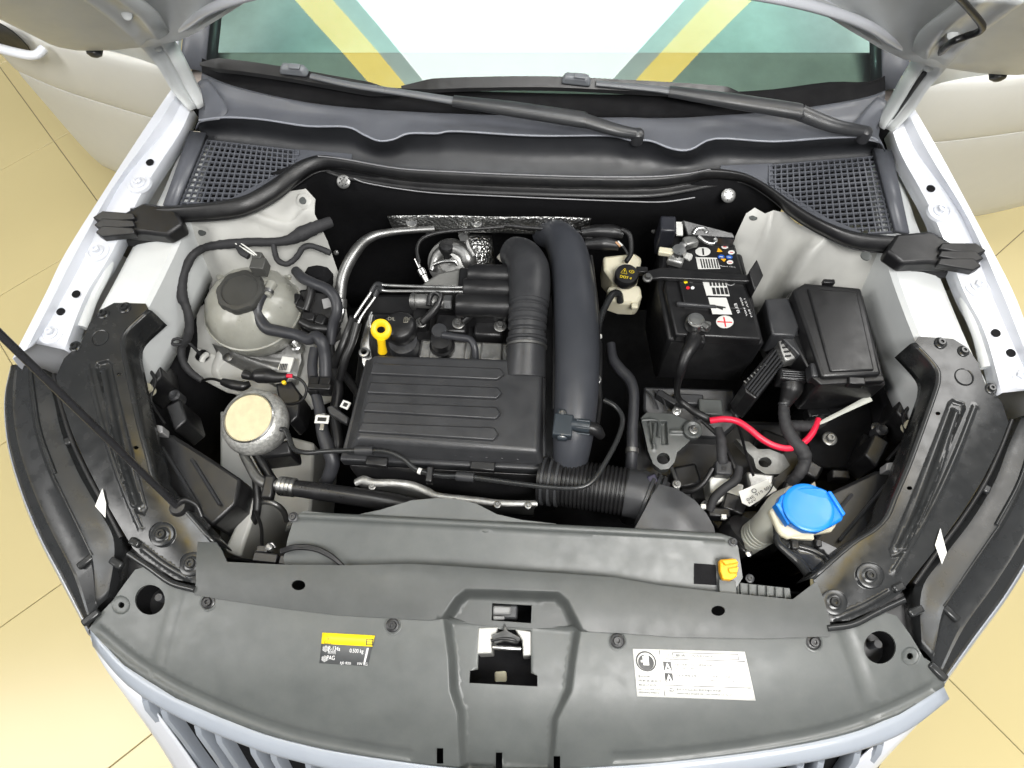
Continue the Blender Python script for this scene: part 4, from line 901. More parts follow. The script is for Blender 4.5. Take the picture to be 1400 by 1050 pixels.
# bumper skin outside the headlights and grille
for s, mm in ((-1, lambda p: p), (1, mirror)):
    ed = [(14, 500, .852), (3, 545, .848), (6, 605, .845), (23, 670, .842), (49, 736, .838), (83, 802, .834), (120, 868, .828), (150, 915, .80)]
    rws = []
    for q in ed:
        p = P(*q); o = Vector((p.x, p.y - .6, 0)).normalized()
        rws.append([mm(p + o * a + Vector((0, 0, dz))) for a, dz in ((.002, -.15), (.012, -.17), (.045, -.22), (.06, -.30), (.05, -.5))])
    rows('bumper', rws, paint, car, n=3, m=4, solid=.003)
gr = T('radiator_grille', 'radiator grille with silver frame and paired vertical bars', 'grille', (0, -.1, .5))
FR = [(124, 860), (171, 910), (240, 954), (343, 999), (411, 1019), (480, 1033), (600, 1050), (700, 1056), (800, 1052), (920, 1043), (1057, 1026), (1160, 1005), (1229, 977), (1290, 938)]
FO = [(128, 880), (176, 934), (246, 978), (347, 1020), (413, 1039), (480, 1054), (600, 1073), (700, 1079), (800, 1075), (920, 1064), (1062, 1046), (1166, 1025), (1238, 996), (1296, 953)]
a_ = [(u, v - 1, .838) for u, v in FR]; b_ = [(u, v + 2, .841) for u, v in FR]; c_ = [(u, v, .834) for u, v in FO]; d_ = [(u, v + 1, .822) for u, v in FO]
rows('silver_frame', [a_, b_, c_, d_, [(u + (726 - u) * .01, v - 4, .805) for u, v in FO]], chrome, gr, n=4, m=3, solid=.002, ang=50)
def low(u, v, k, z): return P(u + .11 * (726 - u) * k, v + 88 * k, z)
rows('grille_back', [[low(u, v - 8, 0, .79) for u, v in FO[1:-1]], [low(u, v - 4, .5, .68) for u, v in FO[1:-1]], [low(u, v - 4, 1, .56) for u, v in FO[1:-1]]], void_pl, gr, n=3, m=2, solid=.002)
for k, (u, v) in enumerate([(199, 952), (224, 964), (270, 986), (298, 996), (345, 1012), (373, 1020), (421, 1034), (451, 1041), (1203, 1012), (1172, 1024), (1122, 1036), (1094, 1042), (1046, 1049), (1016, 1052), (966, 1059), (935, 1062), (882, 1067), (850, 1069), (792, 1074), (756, 1076), (698, 1078), (662, 1076), (604, 1071), (571, 1067), (520, 1058), (492, 1052)]):
    ctr = [P(u, v - 3, .812), P(u, v + 6, .816), low(u, v + 12, .06, .806), low(u, v + 4, .5, .735), low(u, v, 1, .645), low(u, v, 1.3, .60)]
    V = []
    for q, c in enumerate(ctr):
        t = (ctr[min(q + 1, 5)] - ctr[max(q - 1, 0)]).normalized(); sd = Vector((1, .0, 0)); sd = (sd - t * sd.dot(t)).normalized(); up_ = sd.cross(t); up_ = up_ if up_.y < 0 or up_.z > .5 else -up_
        for a, b in ((-.0062, -.022), (-.0062, -.002), (-.0045, .002), (.0045, .002), (.0062, -.002), (.0062, -.022)): V.append(c + sd * a + up_ * b)
    Fc = [(i * 6 + j, i * 6 + (j + 1) % 6, i * 6 + 6 + (j + 1) % 6, i * 6 + 6 + j) for i in range(5) for j in range(6)] + [tuple(range(6)), tuple(range(30, 36))]
    add('grille_bar', V, Fc, chrome, gr, ang=25)
for s, mm in ((-1, lambda p: p), (1, mirror)):
    rows('grille_wing', [[mm(P(*q)) for q in r] for r in ([(134, 886, .815), (168, 926, .812), (205, 964, .80), (240, 1010, .74), (275, 1060, .66), (300, 1100, .60)], [(128, 880, .812), (156, 926, .806), (192, 966, .79), (226, 1012, .73), (256, 1060, .65), (280, 1100, .59)], [(123, 872, .80), (140, 908, .79), (178, 962, .77), (212, 1010, .71), (240, 1056, .63), (262, 1100, .57)], [(126, 876, .70), (146, 908, .69), (186, 958, .66), (220, 1004, .6), (250, 1046, .52), (270, 1080, .46)])], paint, gr, n=4, m=3, solid=.003)
lowb = [[low(u, v, 1.1, .56) for u, v in FO[1:-1]], [low(u, v + 30, 1.3, .50) for u, v in FO[1:-1]], [low(u, v + 30, 1.4, .38) for u, v in FO[1:-1]], [low(u, v, 1.2, .22) for u, v in FO[1:-1]]]
rows('bumper', lowb, paint, car, n=3, m=3, solid=.003)
# prop rod
rod_end = P(-440, 29, 1.58)
pr = T('prop_rod', 'thin black hood prop rod leaning across the headlight bracket', 'rod', P(243, 692, .88))
tube('rod', [P(246, 694, .893), P(240, 690, .897), rod_end], 0, M('black_coated_rod', (.018, .018, .02), .3, coat=.3), pr, m=.0058, seg=14, n=2)
lathe('pivot', [(.016, -.02), (.016, .004), (.012, .01), (.003, .011)], P(246, 694, .886), black_pl, pr, seg=18)
tube('pivot_clip', [(238, 700, .89), (250, 684, .90), (268, 690, .895), (276, 706, .886)], 7, black_pl, pr, seg=8)

# ================================================================== engine
eng = T('engine', 'dark engine block and valve cover under the intake parts', 'engine', P(640, 520, .5))
prism('cylinder_head', [(500, 400, .74), (760, 400, .74), (770, 640, .70), (470, 630, .70)], .74, .42, black_pl, eng, bevel=.01)
prism('valve_cover', [(505, 425, .79), (700, 430, .79), (700, 500, .78), (500, 495, .78)], .79, .70, black_pl, eng, bevel=.008)
prism('head_casting', [(575, 462, .805), (695, 468, .805), (700, 500, .80), (570, 494, .80)], .805, .74, alu, eng, bevel=.006)
for (u, v, w, h) in ((596, 480, 18, 26), (640, 478, 10, 30), (672, 480, 30, 26)):
    pbox('casting_rib', u, v, .815, w, h, .03, alu, eng, bevel=.004)
for (u, v, r) in ((576, 441, 8), (627, 442, 9), (684, 446, 9)): bolt(u, v, .823, r, eng, steel, 'hex')
pbox('ignition_coil', 617, 441, .82, 44, 28, .06, black_pl, eng, bevel=.006); pbox('ignition_coil', 668, 446, .82, 40, 28, .06, black_pl, eng, bevel=.006)
pbox('ignition_coil', 575, 430, .815, 22, 30, .05, black_pl, eng, bevel=.006)
lathe('coolant_elbow', [(.020, -.02), (.024, -.005), (.024, .006), (.020, .01), (.019, .03), (.004, .033)], P(605, 474, .815), black_pl, eng, seg=20)
tube('vent_hose', [(606, 458, .85), (625, 461, .855), (642, 464, .855), (649, 476, .85), (650, 498, .83)], 10, hose, eng, seg=12)
lathe('vent_valve', [(.013, -.02), (.014, .0), (.016, .012), (.014, .02), (.002, .022)], P(602, 458, .83), dark_pl, eng, seg=18)
tube('lifting_loop', [(577, 442, .835), (592, 428, .85), (600, 414, .86), (602, 404, .865), (594, 400, .865), (588, 406, .86), (586, 418, .855)], 8, black_pl, eng, seg=10)
tube('cable_boot', [(578, 440, .84), (590, 428, .85), (600, 415, .858)], 11, rubber, eng, seg=10)
tube('cable_boot', [(634, 440, .84), (645, 430, .85), (652, 424, .855)], 9, rubber, eng, seg=10)
prism('lifting_bracket', [(492, 470, .80), (500, 440, .81), (507, 425, .815), (511, 430, .815), (506, 452, .81), (506, 470, .80), (510, 492, .79), (500, 508, .785), (494, 495, .79)], .80, .76, alu_sm, eng, bevel=.003)
lathe('bracket_eye', [(.010, -.004), (.010, .003), (.006, .004), (.005, -.004)], P(498, 482, .805), alu_sm, eng, seg=18)

oil = T('oil_filler', 'black oil filler cap on its grey neck beside the yellow dipstick', 'oil filler', P(550, 470, .75))
lathe('neck', [(.030, -.06), (.029, 0), (.027, .012), (.02, .014)], P(552, 470, .815), dark_pl, oil, seg=28)
c0 = P(546, 445, .855)
V, Fc = lathe_vf([(.028, -.028), (.031, -.022), (.031, -.006), (.029, .002), (.024, .006), (.001, .007)], c0, seg=36)
ocap = add('cap', V, Fc, black_pl, oil)
text('lettering', 'OIL', c0 + Vector((-.022, .006, .0068)), (1, 0, 0), (0, 1, 0), .010, M('faded_print', (.25, .24, .2), .5), ocap, w=.014)
text('lettering', '⛽', c0 + Vector((.006, .004, .0068)), (1, 0, 0), (0, 1, 0), .012, MATS['faded_print'], ocap, w=.012)
dip = T('dipstick', 'bright yellow ring handle of the oil dipstick', 'dipstick', P(521, 480, .75))
c0 = P(521, 451, .88); V = []; Fc = []; K = 28; Q = 10
for i in range(K):
    a = 2 * math.pi * i / K; rr = .0135
    for j in range(Q):
        b = 2 * math.pi * j / Q; r = rr + .0062 * math.cos(b)
        V.append(c0 + Vector((r * math.cos(a), r * math.sin(a) * .85 + .0045 * math.sin(b) * .3, r * math.sin(a) * .45 + .0055 * math.sin(b))))
for i in range(K):
    for j in range(Q): Fc.append((i * Q + j, ((i + 1) % K) * Q + j, ((i + 1) % K) * Q + (j + 1) % Q, i * Q + (j + 1) % Q))
add('ring', V, Fc, yellow_pl, dip, ang=60)
tube('stem', [(521, 463, .872), (522, 472, .858), (523, 481, .842)], [12, 11, 13], yellow_pl, dip, seg=12)
tube('tube', [(523, 479, .845), (526, 500, .82), (530, 520, .78)], 9, black_pl, dip, seg=10)
tube('clip', [(508, 427, .86), (505, 435, .862), (507, 447, .86), (512, 452, .856)], 3, alu_sm, dip, seg=8)

# --- air filter box
af = T('air_filter_box', 'ribbed grey plastic air filter box at the centre of the engine bay', 'air filter box', P(610, 580, .7))
prism('lower_housing', [(474, 634, .82), (745, 648, .82), (765, 660, .80), (700, 668, .78), (490, 652, .79)], .82, .60, black_pl, af, bevel=.006)
sk = [P(*q) for q in ((500, 492, .838), (744, 500, .838), (745, 641, .832), (467, 628, .832))]
tp = [P(*q) for q in ((512, 485, .872), (741, 492, .872), (736, 618, .872), (488, 600, .872))]
prism('skirt', [(500, 491, .838), (746, 499, .838), (746, 643, .830), (464, 629, .830)], .838, .80, dark_pl, af, bevel=.003)
V = tp + [p.lerp(q, .12) + Vector((0, 0, 0)) for p, q in zip(sk, tp)]
lid = add('lid', V, [(0, 1, 2, 3), (7, 6, 5, 4)] + [(i, i + 4, (i + 1) % 4 + 4, (i + 1) % 4) for i in range(4)], dark_pl, af, bevel=.007, bseg=4, ang=30)
for q in (((510, 496), (684, 503), (690, 511), (680, 519), (506, 511)), ((506, 522), (681, 529), (687, 537), (679, 545), (501, 537)), ((502, 549), (679, 556), (685, 565), (678, 573), (496, 562)), ((494, 577), (676, 584), (682, 593), (675, 602), (489, 590))):
    prism('rib', [(u, v, .8785) for u, v in q], .8785, .868, dark_pl, lid, bevel=.0025)
for k in range(10): pbox('flange_tooth', 517 + k * 21.2, 609 + k * 1.4, .853, 3, 14, .02, dark_pl, af, ang=-3, bevel=.0006)
for (u, v, w) in ((515, 636, 30), (660, 642, 34)): pbox('clamp_clip', u, v - 6, .838, w, 12, .014, black_pl, af, ang=3, bevel=.002)
# --- intake elbow with bellows and resonator
ie = T('intake_elbow', 'grey plastic intake elbow with bellows behind the air filter box', 'intake pipe', P(722, 430, .8))
tube('outlet_neck', [(718, 515, .852), (719, 492, .862), (720, 470, .872)], [56, 54, 52], dark_pl, ie, seg=28)
ribbed('bellows', [(720, 476, .870), (721, 444, .880), (723, 412, .886)], [50, 53, 54], dark_pl, ie, rings=6, depth=.09)
for v, z in ((474, .871), (466, .874)): lathe('hose_clamp', [(.0355, -.003), (.037, -.002), (.037, .002), (.0355, .003)], P(720, v, z), steel if v > 470 else dark_pl, ie, axis=(P(723, 412, .886) - P(720, 476, .87)), seg=28)
tube('bend', [(723, 416, .886), (724, 392, .888), (722, 368, .885), (714, 352, .875), (702, 345, .86)], [55, 57, 58, 52, 44], dark_pl, ie, seg=28)
for (u0, u1, v, w, z) in ((640, 712, 375, 23, .872), (634, 712, 394, 23, .868), (624, 712, 417, 26, .862)):
    a, b = P(u0, v, z), P(u1, v + 2, z); V, Fc = sweep([a, a.lerp(b, .03), a.lerp(b, .3), a.lerp(b, .7), b], [w * .55 * mpp(a), w * .62 * mpp(a), w * .64 * mpp(a), w * .64 * mpp(a), w * .64 * mpp(a)], 16)
    add('resonator_lobe', V, Fc, black_pl, ie, ang=40)
prism('resonator_base', [(628, 365, .858), (708, 366, .858), (704, 432, .85), (622, 430, .85)], .858, .80, black_pl, ie, bevel=.004)
# --- charge pipe with pressure sensor
cp = T('charge_pipe', 'thick grey charge air pipe beside the intake elbow', 'charge pipe', P(785, 480, .8))
tube('pipe', [(745, 318, .80), (762, 324, .84), (776, 345, .868), (785, 400, .88), (789, 470, .882), (788, 540, .876), (784, 590, .862), (780, 628, .83), (776, 655, .78)], [38, 46, 54, 59, 61, 60, 56, 48, 44], M('blue_grey_pipe_plastic', (.040, .043, .051), .38, var=.08, bump=.06, bscale=1200), cp, seg=32, n=8)
tube('seam', [(757, 345, .862), (757, 420, .868), (758, 500, .866), (757, 560, .862)], 5, black_pl, cp, seg=8)
tube('seam', [(808, 350, .862), (817, 430, .868), (818, 500, .866), (814, 560, .862)], 5, black_pl, cp, seg=8)
lathe('eyelet', [(.009, -.004), (.009, .003), (.007, .004), (.0045, .003), (.0045, -.004)], P(815, 519, .876), alu_sm, cp, seg=20)
ps = T('pressure_sensor', 'small dark pressure sensor screwed to the charge pipe', 'sensor', P(780, 580, .88))
slate = M('slate_plastic', (.028, .036, .044), .38, var=.06)
pbox('sensor_body', 770, 580, .908, 27, 30, .022, slate, ps, ang=4, bevel=.003)
for v in (565, 593):
    pbox('ear', 769, v, .903, 15, 14, .016, slate, ps, bevel=.004); bolt(769, v, .9035, 5.2, ps, steel)
tube('socket', [(781, 580, .90), (795, 582, .90), (806, 584, .90)], [17, 20, 20], slate, ps, seg=14)
tube('plug', [(804, 584, .90), (815, 588, .895), (822, 596, .88)], [18, 18, 12], black_pl, ps, seg=14)
for v in (574, 584, 592): tube('socket_rib', [(788, v, .912), (806, v + 2, .912)], 2.5, slate, ps, seg=6)
# --- corrugated intake hose
ch = T('corrugated_hose', 'black corrugated intake hose below the charge pipe', 'hose', P(820, 665, .75))
ax0 = [(738, 656, .81), (770, 660, .815), (815, 666, .82), (858, 673, .824), (900, 686, .826)]
ribbed('bellows', ax0[1:4], [64, 66, 66], black_pl, ch, rings=16, depth=.075, seg=36)
tube('collar', ax0[:2], [62, 64], black_pl, ch, seg=32)
for t in (.2, .5, .8):
    a, b = P(*ax0[0]), P(*ax0[1]); lathe('collar_ring', [(.041, -.003), (.0435, -.002), (.0435, .002), (.041, .003)], a.lerp(b, t), dark_pl, ch, axis=b - a, seg=30)
tube('end_collar', [(856, 673, .824), (878, 678, .826), (902, 690, .826)], [66, 68, 66], dark_pl, ch, seg=32)
for t in (.45, .65, .85):
    a, b = P(868, 676, .825), P(902, 690, .826); lathe('collar_ring', [(.044, -.0035), (.048, -.0025), (.048, .0025), (.044, .0035)], a.lerp(b, t), dark_pl, ch, axis=b - a, seg=30)
pbox('clamp_tab', 895, 660, .865, 12, 22, .01, M('violet_black_plastic', (.03, .028, .05), .3), ch, ang=-25, bevel=.002)

# --- exhaust side: heat shields, turbo, manifold flange
hm = M('embossed_heat_shield', (.50, .50, .49), .36, metal=1, var=.15)
nt = hm.node_tree; geo = nt.nodes.new('ShaderNodeNewGeometry'); vo = nt.nodes.new('ShaderNodeTexVoronoi'); vo.inputs['Scale'].default_value = 190; bpn = nt.nodes.new('ShaderNodeBump'); bpn.inputs['Strength'].default_value = .9; bpn.inputs['Distance'].default_value = .003
nt.links.new(geo.outputs['Position'], vo.inputs['Vector']); nt.links.new(vo.outputs['Distance'], bpn.inputs['Height']); nt.links.new(bpn.outputs[0], nt.nodes['Principled BSDF'].inputs['Normal'])
hs = T('heat_shield', 'embossed aluminium heat shield strip in front of the firewall', 'heat shield', P(670, 305, .7))
rows('shield_sheet', [[(530, 295, .865), (600, 294, .865), (680, 296, .865), (750, 296, .865), (808, 298, .865)], [(533, 304, .845), (600, 304, .845), (680, 306, .845), (750, 306, .845), (806, 308, .845)], [(538, 314, .825), (600, 316, .82), (680, 318, .82), (750, 320, .82), (800, 316, .82)]], hm, hs, n=5, m=3, solid=.0012)
for u in (563, 652, 777): lathe('pressed_ring', [(.012, -.001), (.011, .002), (.009, .002), (.008, .0005)], P(u, 304, .8475), alu_sm, hs, axis=(0, -.75, .66), seg=20)
tb = T('turbocharger', 'cast metal turbocharger with clamps behind the resonator', 'turbocharger', P(630, 350, .65))
rows('turbine_shield', [[(632, 322, .78), (650, 320, .79), (672, 322, .78)], [(630, 340, .77), (652, 338, .79), (675, 342, .77)], [(640, 365, .74), (656, 366, .76), (678, 368, .73)]], hm, tb, n=4, m=4, solid=.001)
lathe('compressor_housing', [(.02, -.05), (.045, -.04), (.050, -.015), (.045, .005), (.034, .012), (.02, .014), (.018, .004), (.002, .002)], P(614, 360, .78), alu, tb, axis=(-.2, -.6, .75), seg=28)
tube('volute', [(590, 370, .78), (598, 350, .79), (614, 340, .80), (632, 344, .80), (640, 356, .79), (630, 362, .775)], [10, 16, 20, 22, 24, 20], steel, tb, seg=16)
tube('clamp_band', [(593, 362, .80), (604, 358, .806), (620, 357, .808), (626, 362, .802)], 6, alu_sm, tb, seg=8)
lathe('actuator', [(.016, -.03), (.017, 0), (.014, .006), (.004, .008)], P(611, 337, .81), black_pl, tb, seg=18)
prism('intake_wedge', [(576, 388, .835), (600, 372, .84), (630, 366, .845), (640, 372, .845), (634, 392, .84), (590, 394, .835)], .84, .77, M('rough_grey_casting', (.20, .20, .19), .55, metal=.6, bump=.3, bscale=300), tb, bevel=.005)
tube('actuator_rod', [(640, 300, .83), (637, 315, .83), (640, 335, .82), (648, 350, .81)], 7, steel, tb, seg=10)
lathe('union_nut', [(.010, -.012), (.011, -.01), (.011, .01), (.010, .012)], P(634, 321, .832), alu_sm, tb, axis=(.1, -.8, .5), seg=6, ang=20)
lathe('probe', [(.005, -.03), (.006, -.008), (.008, -.006), (.008, .006), (.004, .01), (.003, .03)], P(577, 372, .83), alu_sm, tb, axis=(-.5, .8, .3), seg=12)
tube('probe_wire', [(573, 360, .845), (570, 340, .85), (578, 326, .85), (600, 318, .85), (640, 314, .848), (690, 310, .845)], 5, rubber, tb, seg=8)
tube('turbo_pipe', [(562, 411, .83), (585, 412, .832), (612, 414, .832)], [19, 20, 18], alu, tb, seg=20)
lathe('pipe_nut', [(.014, -.008), (.015, -.006), (.015, .006), (.014, .008)], P(613, 414, .834), alu_sm, tb, axis=(1, 0, 0), seg=6, ang=20)
lathe('pipe_flange', [(.015, -.004), (.018, -.003), (.018, .003), (.015, .004)], P(566, 411, .832), steel, tb, axis=(1, 0, 0), seg=20)
lathe('cap', [(.03, -.03), (.031, 0), (.026, .012), (.004, .014)], P(708, 350, .82), M('pale_sleeve', (.45, .43, .38), .5), tb, axis=(.6, .6, .4), seg=20)
mf = T('manifold_flange', 'wavy bare metal manifold flange in front of the air filter box', 'flange', P(610, 670, .7))
tube('flange_edge', [(486, 660, .80), (497, 656, .805), (512, 660, .805), (540, 660, .805), (565, 664, .80), (585, 672, .80), (600, 678, .80), (650, 684, .80), (690, 688, .80), (735, 688, .80)], [10, 12, 11, 10, 11, 11, 9, 10, 9, 8], alu, mf, seg=10, flat=.6)
rows('flange_shell', [[(488, 660, .80), (540, 662, .80), (590, 672, .795), (660, 684, .795), (735, 688, .795)], [(500, 672, .775), (545, 676, .77), (600, 688, .77), (660, 694, .77), (730, 696, .77)], [(510, 684, .74), (560, 688, .73), (610, 696, .73), (660, 702, .73), (730, 704, .73)]], steel, mf, n=4, m=3, solid=.002)
for (u, v) in ((509, 665), (621, 686), (680, 690), (722, 691)): bolt(u, v, .805, 5, mf, steel, 'hex')

# ================================================================== pipes and hoses around the engine
def H(name, label, cat, pts, w, mat, **kw): return tube(name, pts, w, mat, None, label=label, cat=cat, **kw)
acp = T('aircon_pipe', 'silver air conditioning pipe curving along the firewall', 'pipe', P(480, 380, .75))
tube('pipe', [(463, 440, .78), (465, 408, .80), (470, 375, .82), (486, 344, .84), (506, 325, .845), (537, 317, .845), (594, 313, .84)], [11, 15, 16, 16, 13, 10, 8], steel, acp, seg=16)
lathe('union', [(.010, -.01), (.012, -.008), (.012, .008), (.010, .01)], P(466, 415, .80), steel, acp, axis=(0, .6, .3), seg=16)
tube('thin_run', [(470, 414, .80), (468, 430, .79), (462, 446, .77)], 6, alu_sm, acp, seg=8)
for k, (dv, lab) in enumerate(((0, 'upper thin silver fuel pipe bending toward the resonator'), (6, 'lower thin silver fuel pipe bending toward the resonator'))):
    f = T('fuel_pipe', lab, 'pipe', P(560, 393 + dv, .8), 'thin fuel pipes')
    tube('pipe', [(634, 393 + dv, .868), (580, 392 + dv, .868), (528, 390 + dv * 1.3, .865), (516 + dv * .6, 389 + dv * .8, .86), (506 + dv, 402 + dv, .85), (486 + dv * .9, 432 + dv, .83), (478 + dv, 448 + dv * 2.5, .82)], 4.5, alu_sm, f, seg=10)
    tube('sleeve', [(484 + dv * .8, 434 + dv * 1.2, .832), (476 + dv * .8, 452 + dv * 3, .815), (466 + dv, 478 + dv * 2, .80), (456 + dv * 1.4, 500 + dv * 3, .77)], [12, 11, 12, 12], rubber, f, seg=12)
    tube('elbow', [(522, 390 + dv, .866), (515 + dv * .5, 389 + dv, .861), (508 + dv * .8, 399 + dv, .852)], 7.5, dark_pl, f, seg=10)
vl = T('vent_line', 'thin gloss black line clipped across the front of the air filter box', 'pipe', P(600, 645, .8))
tube('pipe', [(362, 598, .80), (378, 588, .815), (390, 588, .82), (396, 600, .825), (402, 614, .83), (420, 619, .84), (448, 617, .85), (500, 616, .86), (530, 618, .862), (552, 628, .86), (570, 642, .857), (600, 650, .856), (640, 652, .858), (700, 660, .865), (750, 666, .872), (790, 667, .878), (812, 656, .88), (830, 628, .88), (846, 596, .88), (851, 572, .88), (842, 556, .878), (826, 547, .875)], 7, gloss_bk, vl, n=8, seg=12)
for (a, b) in (((486, 616, .861), (510, 616, .862)), ((624, 651, .858), (648, 653, .86))): tube('sleeve', [a, b], 13, dark_pl, vl, seg=12)
pbox('clip', 587, 648, .868, 9, 20, .02, black_pl, vl, bevel=.002); lathe('marking_band', [(.0052, -.003), (.0055, -.0028), (.0055, .0028), (.0052, .003)], P(574, 644, .857), white_pl, vl, axis=P(585, 648, .857) - P(570, 642, .857), seg=12)
ac = T('aircon_hose', 'thick black air conditioning hose with silver crimp ferrule', 'hose', P(440, 672, .75))
tube('hose', [(394, 666, .80), (430, 671, .80), (480, 678, .80), (530, 686, .795), (575, 696, .78), (610, 706, .74)], [22, 24, 25, 26, 26, 24], M('smooth_black_hose', (.012, .012, .013), .33, var=.1), ac, seg=20)
ribbed('ferrule', [(382, 664, .80), (404, 667, .80)], [27, 26], alu_sm, ac, rings=4, depth=.06)
tube('rigid_pipe', [(384, 664, .80), (366, 662, .795), (352, 654, .79), (342, 638, .785), (333, 620, .78), (330, 606, .77)], [18, 15, 14, 13, 12, 12], steel, ac, seg=14)
pbox('pipe_clip', 366, 665, .81, 16, 30, .02, black_pl, ac, bevel=.004)
hp0 = P(408, 668.5, .80); text('lettering', 'SAE J2064 R134a TYPE C', hp0 + Vector((0, -.003, .0165)), P(560, 692, .79) - hp0, (0, 1, .3), .007, ink_g, ac, w=.11, lift=.001)
tube('small_branch', [(340, 690, .70), (362, 686, .72), (378, 690, .72), (388, 700, .70), (392, 712, .68)], 8, steel, ac, seg=10)
# hose bundle left of the filter box
H('coolant_hose', 'dark grey hose from the expansion tank outlet toward the hose bundle', 'hose', [(366, 398, .835), (358, 404, .84), (353, 416, .835), (354, 432, .825), (364, 448, .82), (382, 453, .82), (405, 458, .82), (422, 464, .825), (432, 460, .835), (440, 468, .835), (444, 484, .82), (445, 510, .80), (444, 540, .78)], [15, 15, 17, 17, 17, 16, 16, 16, 16, 17, 17, 17, 16], hose, n=8, seg=16)
H('coolant_hose', 'dark grey hose bending down behind the expansion tank', 'hose', [(404, 370, .82), (414, 380, .83), (430, 388, .835), (448, 396, .835), (458, 408, .83), (461, 425, .82), (455, 445, .80), (452, 470, .78)], [13, 15, 15, 15, 15, 15, 14, 13], hose, n=7, seg=14)
H('coolant_hose', 'long dark hose running down beside the filter box to the hose clamp', 'hose', [(430, 476, .80), (427, 500, .795), (430, 530, .79), (437, 560, .785), (441, 590, .785), (448, 612, .78), (455, 630, .77), (450, 650, .75), (438, 672, .72)], [13, 14, 14, 15, 17, 20, 20, 19, 17], hose, n=6, seg=14)
H('coolant_hose', 'short dark hose tucked under the thin pipes beside the filter box', 'hose', [(460, 446, .77), (450, 470, .76), (456, 500, .755), (462, 530, .75), (458, 570, .74), (462, 610, .73), (452, 640, .70)], 15, rubber, n=6, seg=12)
H('coolant_hose', 'dark hose crossing toward the corner of the filter box', 'hose', [(458, 500, .74), (470, 512, .75), (484, 530, .76), (495, 545, .765)], 12, rubber, seg=12)
hc = T('hose_clamp', 'small silver spring clamp on the dark hose beside the filter box', 'hose clamp', P(440, 573, .8))
lathe('band', [(.0125, -.006), (.0135, -.005), (.0135, .005), (.0125, .006)], P(440, 573, .787), alu_sm, hc, axis=P(441, 590, .785) - P(437, 560, .785), seg=22)
pbox('tag', 440, 573, .806, 19, 11, .003, label_w, hc, bevel=.0005); pbox('tag_mark', 440, 573, .8075, 12, 5, .0015, ink, hc, bevel=.0003); pbox('tongue', 440, 583, .803, 6, 10, .004, alu_sm, hc, bevel=.001)
hh = T('hose_holder', 'black plastic holder clipping the two coolant hoses together', 'clip', P(438, 525, .79))
pbox('clip_body', 428, 524, .812, 15, 22, .03, black_pl, hh, bevel=.003); pbox('clip_body', 443, 524, .818, 15, 20, .03, black_pl, hh, bevel=.003); pbox('strap', 436, 528, .825, 32, 8, .01, black_pl, hh, bevel=.002)
wcn = T('wire_connector', 'grey wire connector with white tag beside the filter box', 'connector', P(462, 562, .75))
prism('plug', [(446, 556, .79), (454, 553, .79), (478, 571, .785), (474, 580, .785), (450, 566, .788)], .79, .77, dark_pl, wcn, bevel=.003); pbox('tag', 472, 553, .80, 12, 10, .004, label_w, wcn, ang=20, bevel=.0005)
pbox('tag_mark', 472, 553, .8015, 6, 5, .0015, ink, wcn, ang=20, bevel=.0003)

# ================================================================== expansion tank and other items of the wing on the prop rod side
et = T('expansion_tank', 'round milky coolant expansion tank with dark screw cap', 'coolant tank', P(345, 440, .65))
tc0 = P(347, 424, .775); V = []; Fc = []; prof = [(.030, -.085), (.062, -.075), (.082, -.055), (.092, -.030), (.0955, -.006), (.0955, .0), (.0985, .001), (.0985, .005), (.0955, .006), (.093, .016), (.086, .033), (.074, .048), (.056, .060), (.044, .064), (.040, .066), (.039, .070)]; K = 72
for r, h in prof:
    for k in range(K):
        a = 2 * math.pi * k / K; w = 1 + (.022 * max(0, math.cos(12 * a)) ** 6 if .012 < h < .062 else 0)
        V.append(tc0 + Vector((math.cos(a) * r * w, math.sin(a) * r * w * .96, h)))
for i in range(len(prof) - 1):
    for k in range(K): Fc.append((i * K + k, i * K + (k + 1) % K, (i + 1) * K + (k + 1) % K, (i + 1) * K + k))
Fc += [tuple(range(K)), tuple((len(prof) - 1) * K + k for k in range(K))]
add('tank', V, Fc, milky, et, ang=50)
cc = tc0 + Vector((0, 0, .076)); V = []; Fc = []; prof = [(.042, -.016), (.045, -.012), (.045, -.001), (.042, .003), (.036, .004), (.034, .000), (.001, .000)]; K = 80
for i, (r, h) in enumerate(prof):
    for k in range(K):
        a = 2 * math.pi * k / K; w = 1 + (.05 * sstep(np.array(math.cos(8 * a) * 2)) if i < 4 else 0)
        V.append(cc + Vector((math.cos(a) * r * float(w), math.sin(a) * r * float(w), h)))
for i in range(len(prof) - 1):
    for k in range(K): Fc.append((i * K + k, i * K + (k + 1) % K, (i + 1) * K + (k + 1) % K, (i + 1) * K + k))
Fc += [tuple((len(prof) - 1) * K + k for k in range(K))]
add('cap', V, Fc, M('mid_grey_cap', (.045, .045, .042), .45, var=.1), et, ang=40)
tube('outlet', [(372, 388, .832), (367, 397, .836), (364, 406, .838)], [16, 14, 14], milky, et, seg=14)
lathe('outlet_clip', [(.0105, -.004), (.012, -.003), (.012, .003), (.0105, .004)], P(366, 400, .838), alu_sm, et, axis=P(364, 406, .838) - P(372, 388, .832), seg=18)
for (u, v) in ((302, 377), (392, 374)): pbox('lug', u, v, .80, 14, 8, .02, milky, et, ang=20 if u > 350 else -25, bevel=.004)
pbox('marking', 301, 445, .80, 8, 9, .006, dark_pl, et, ang=30, bevel=.0008); lathe('level_mark', [(.007, 0), (.007, .002), (.002, .0022)], P(288, 447, .79), dark_pl, et, seg=12, axis=(-.5, -.5, .6))
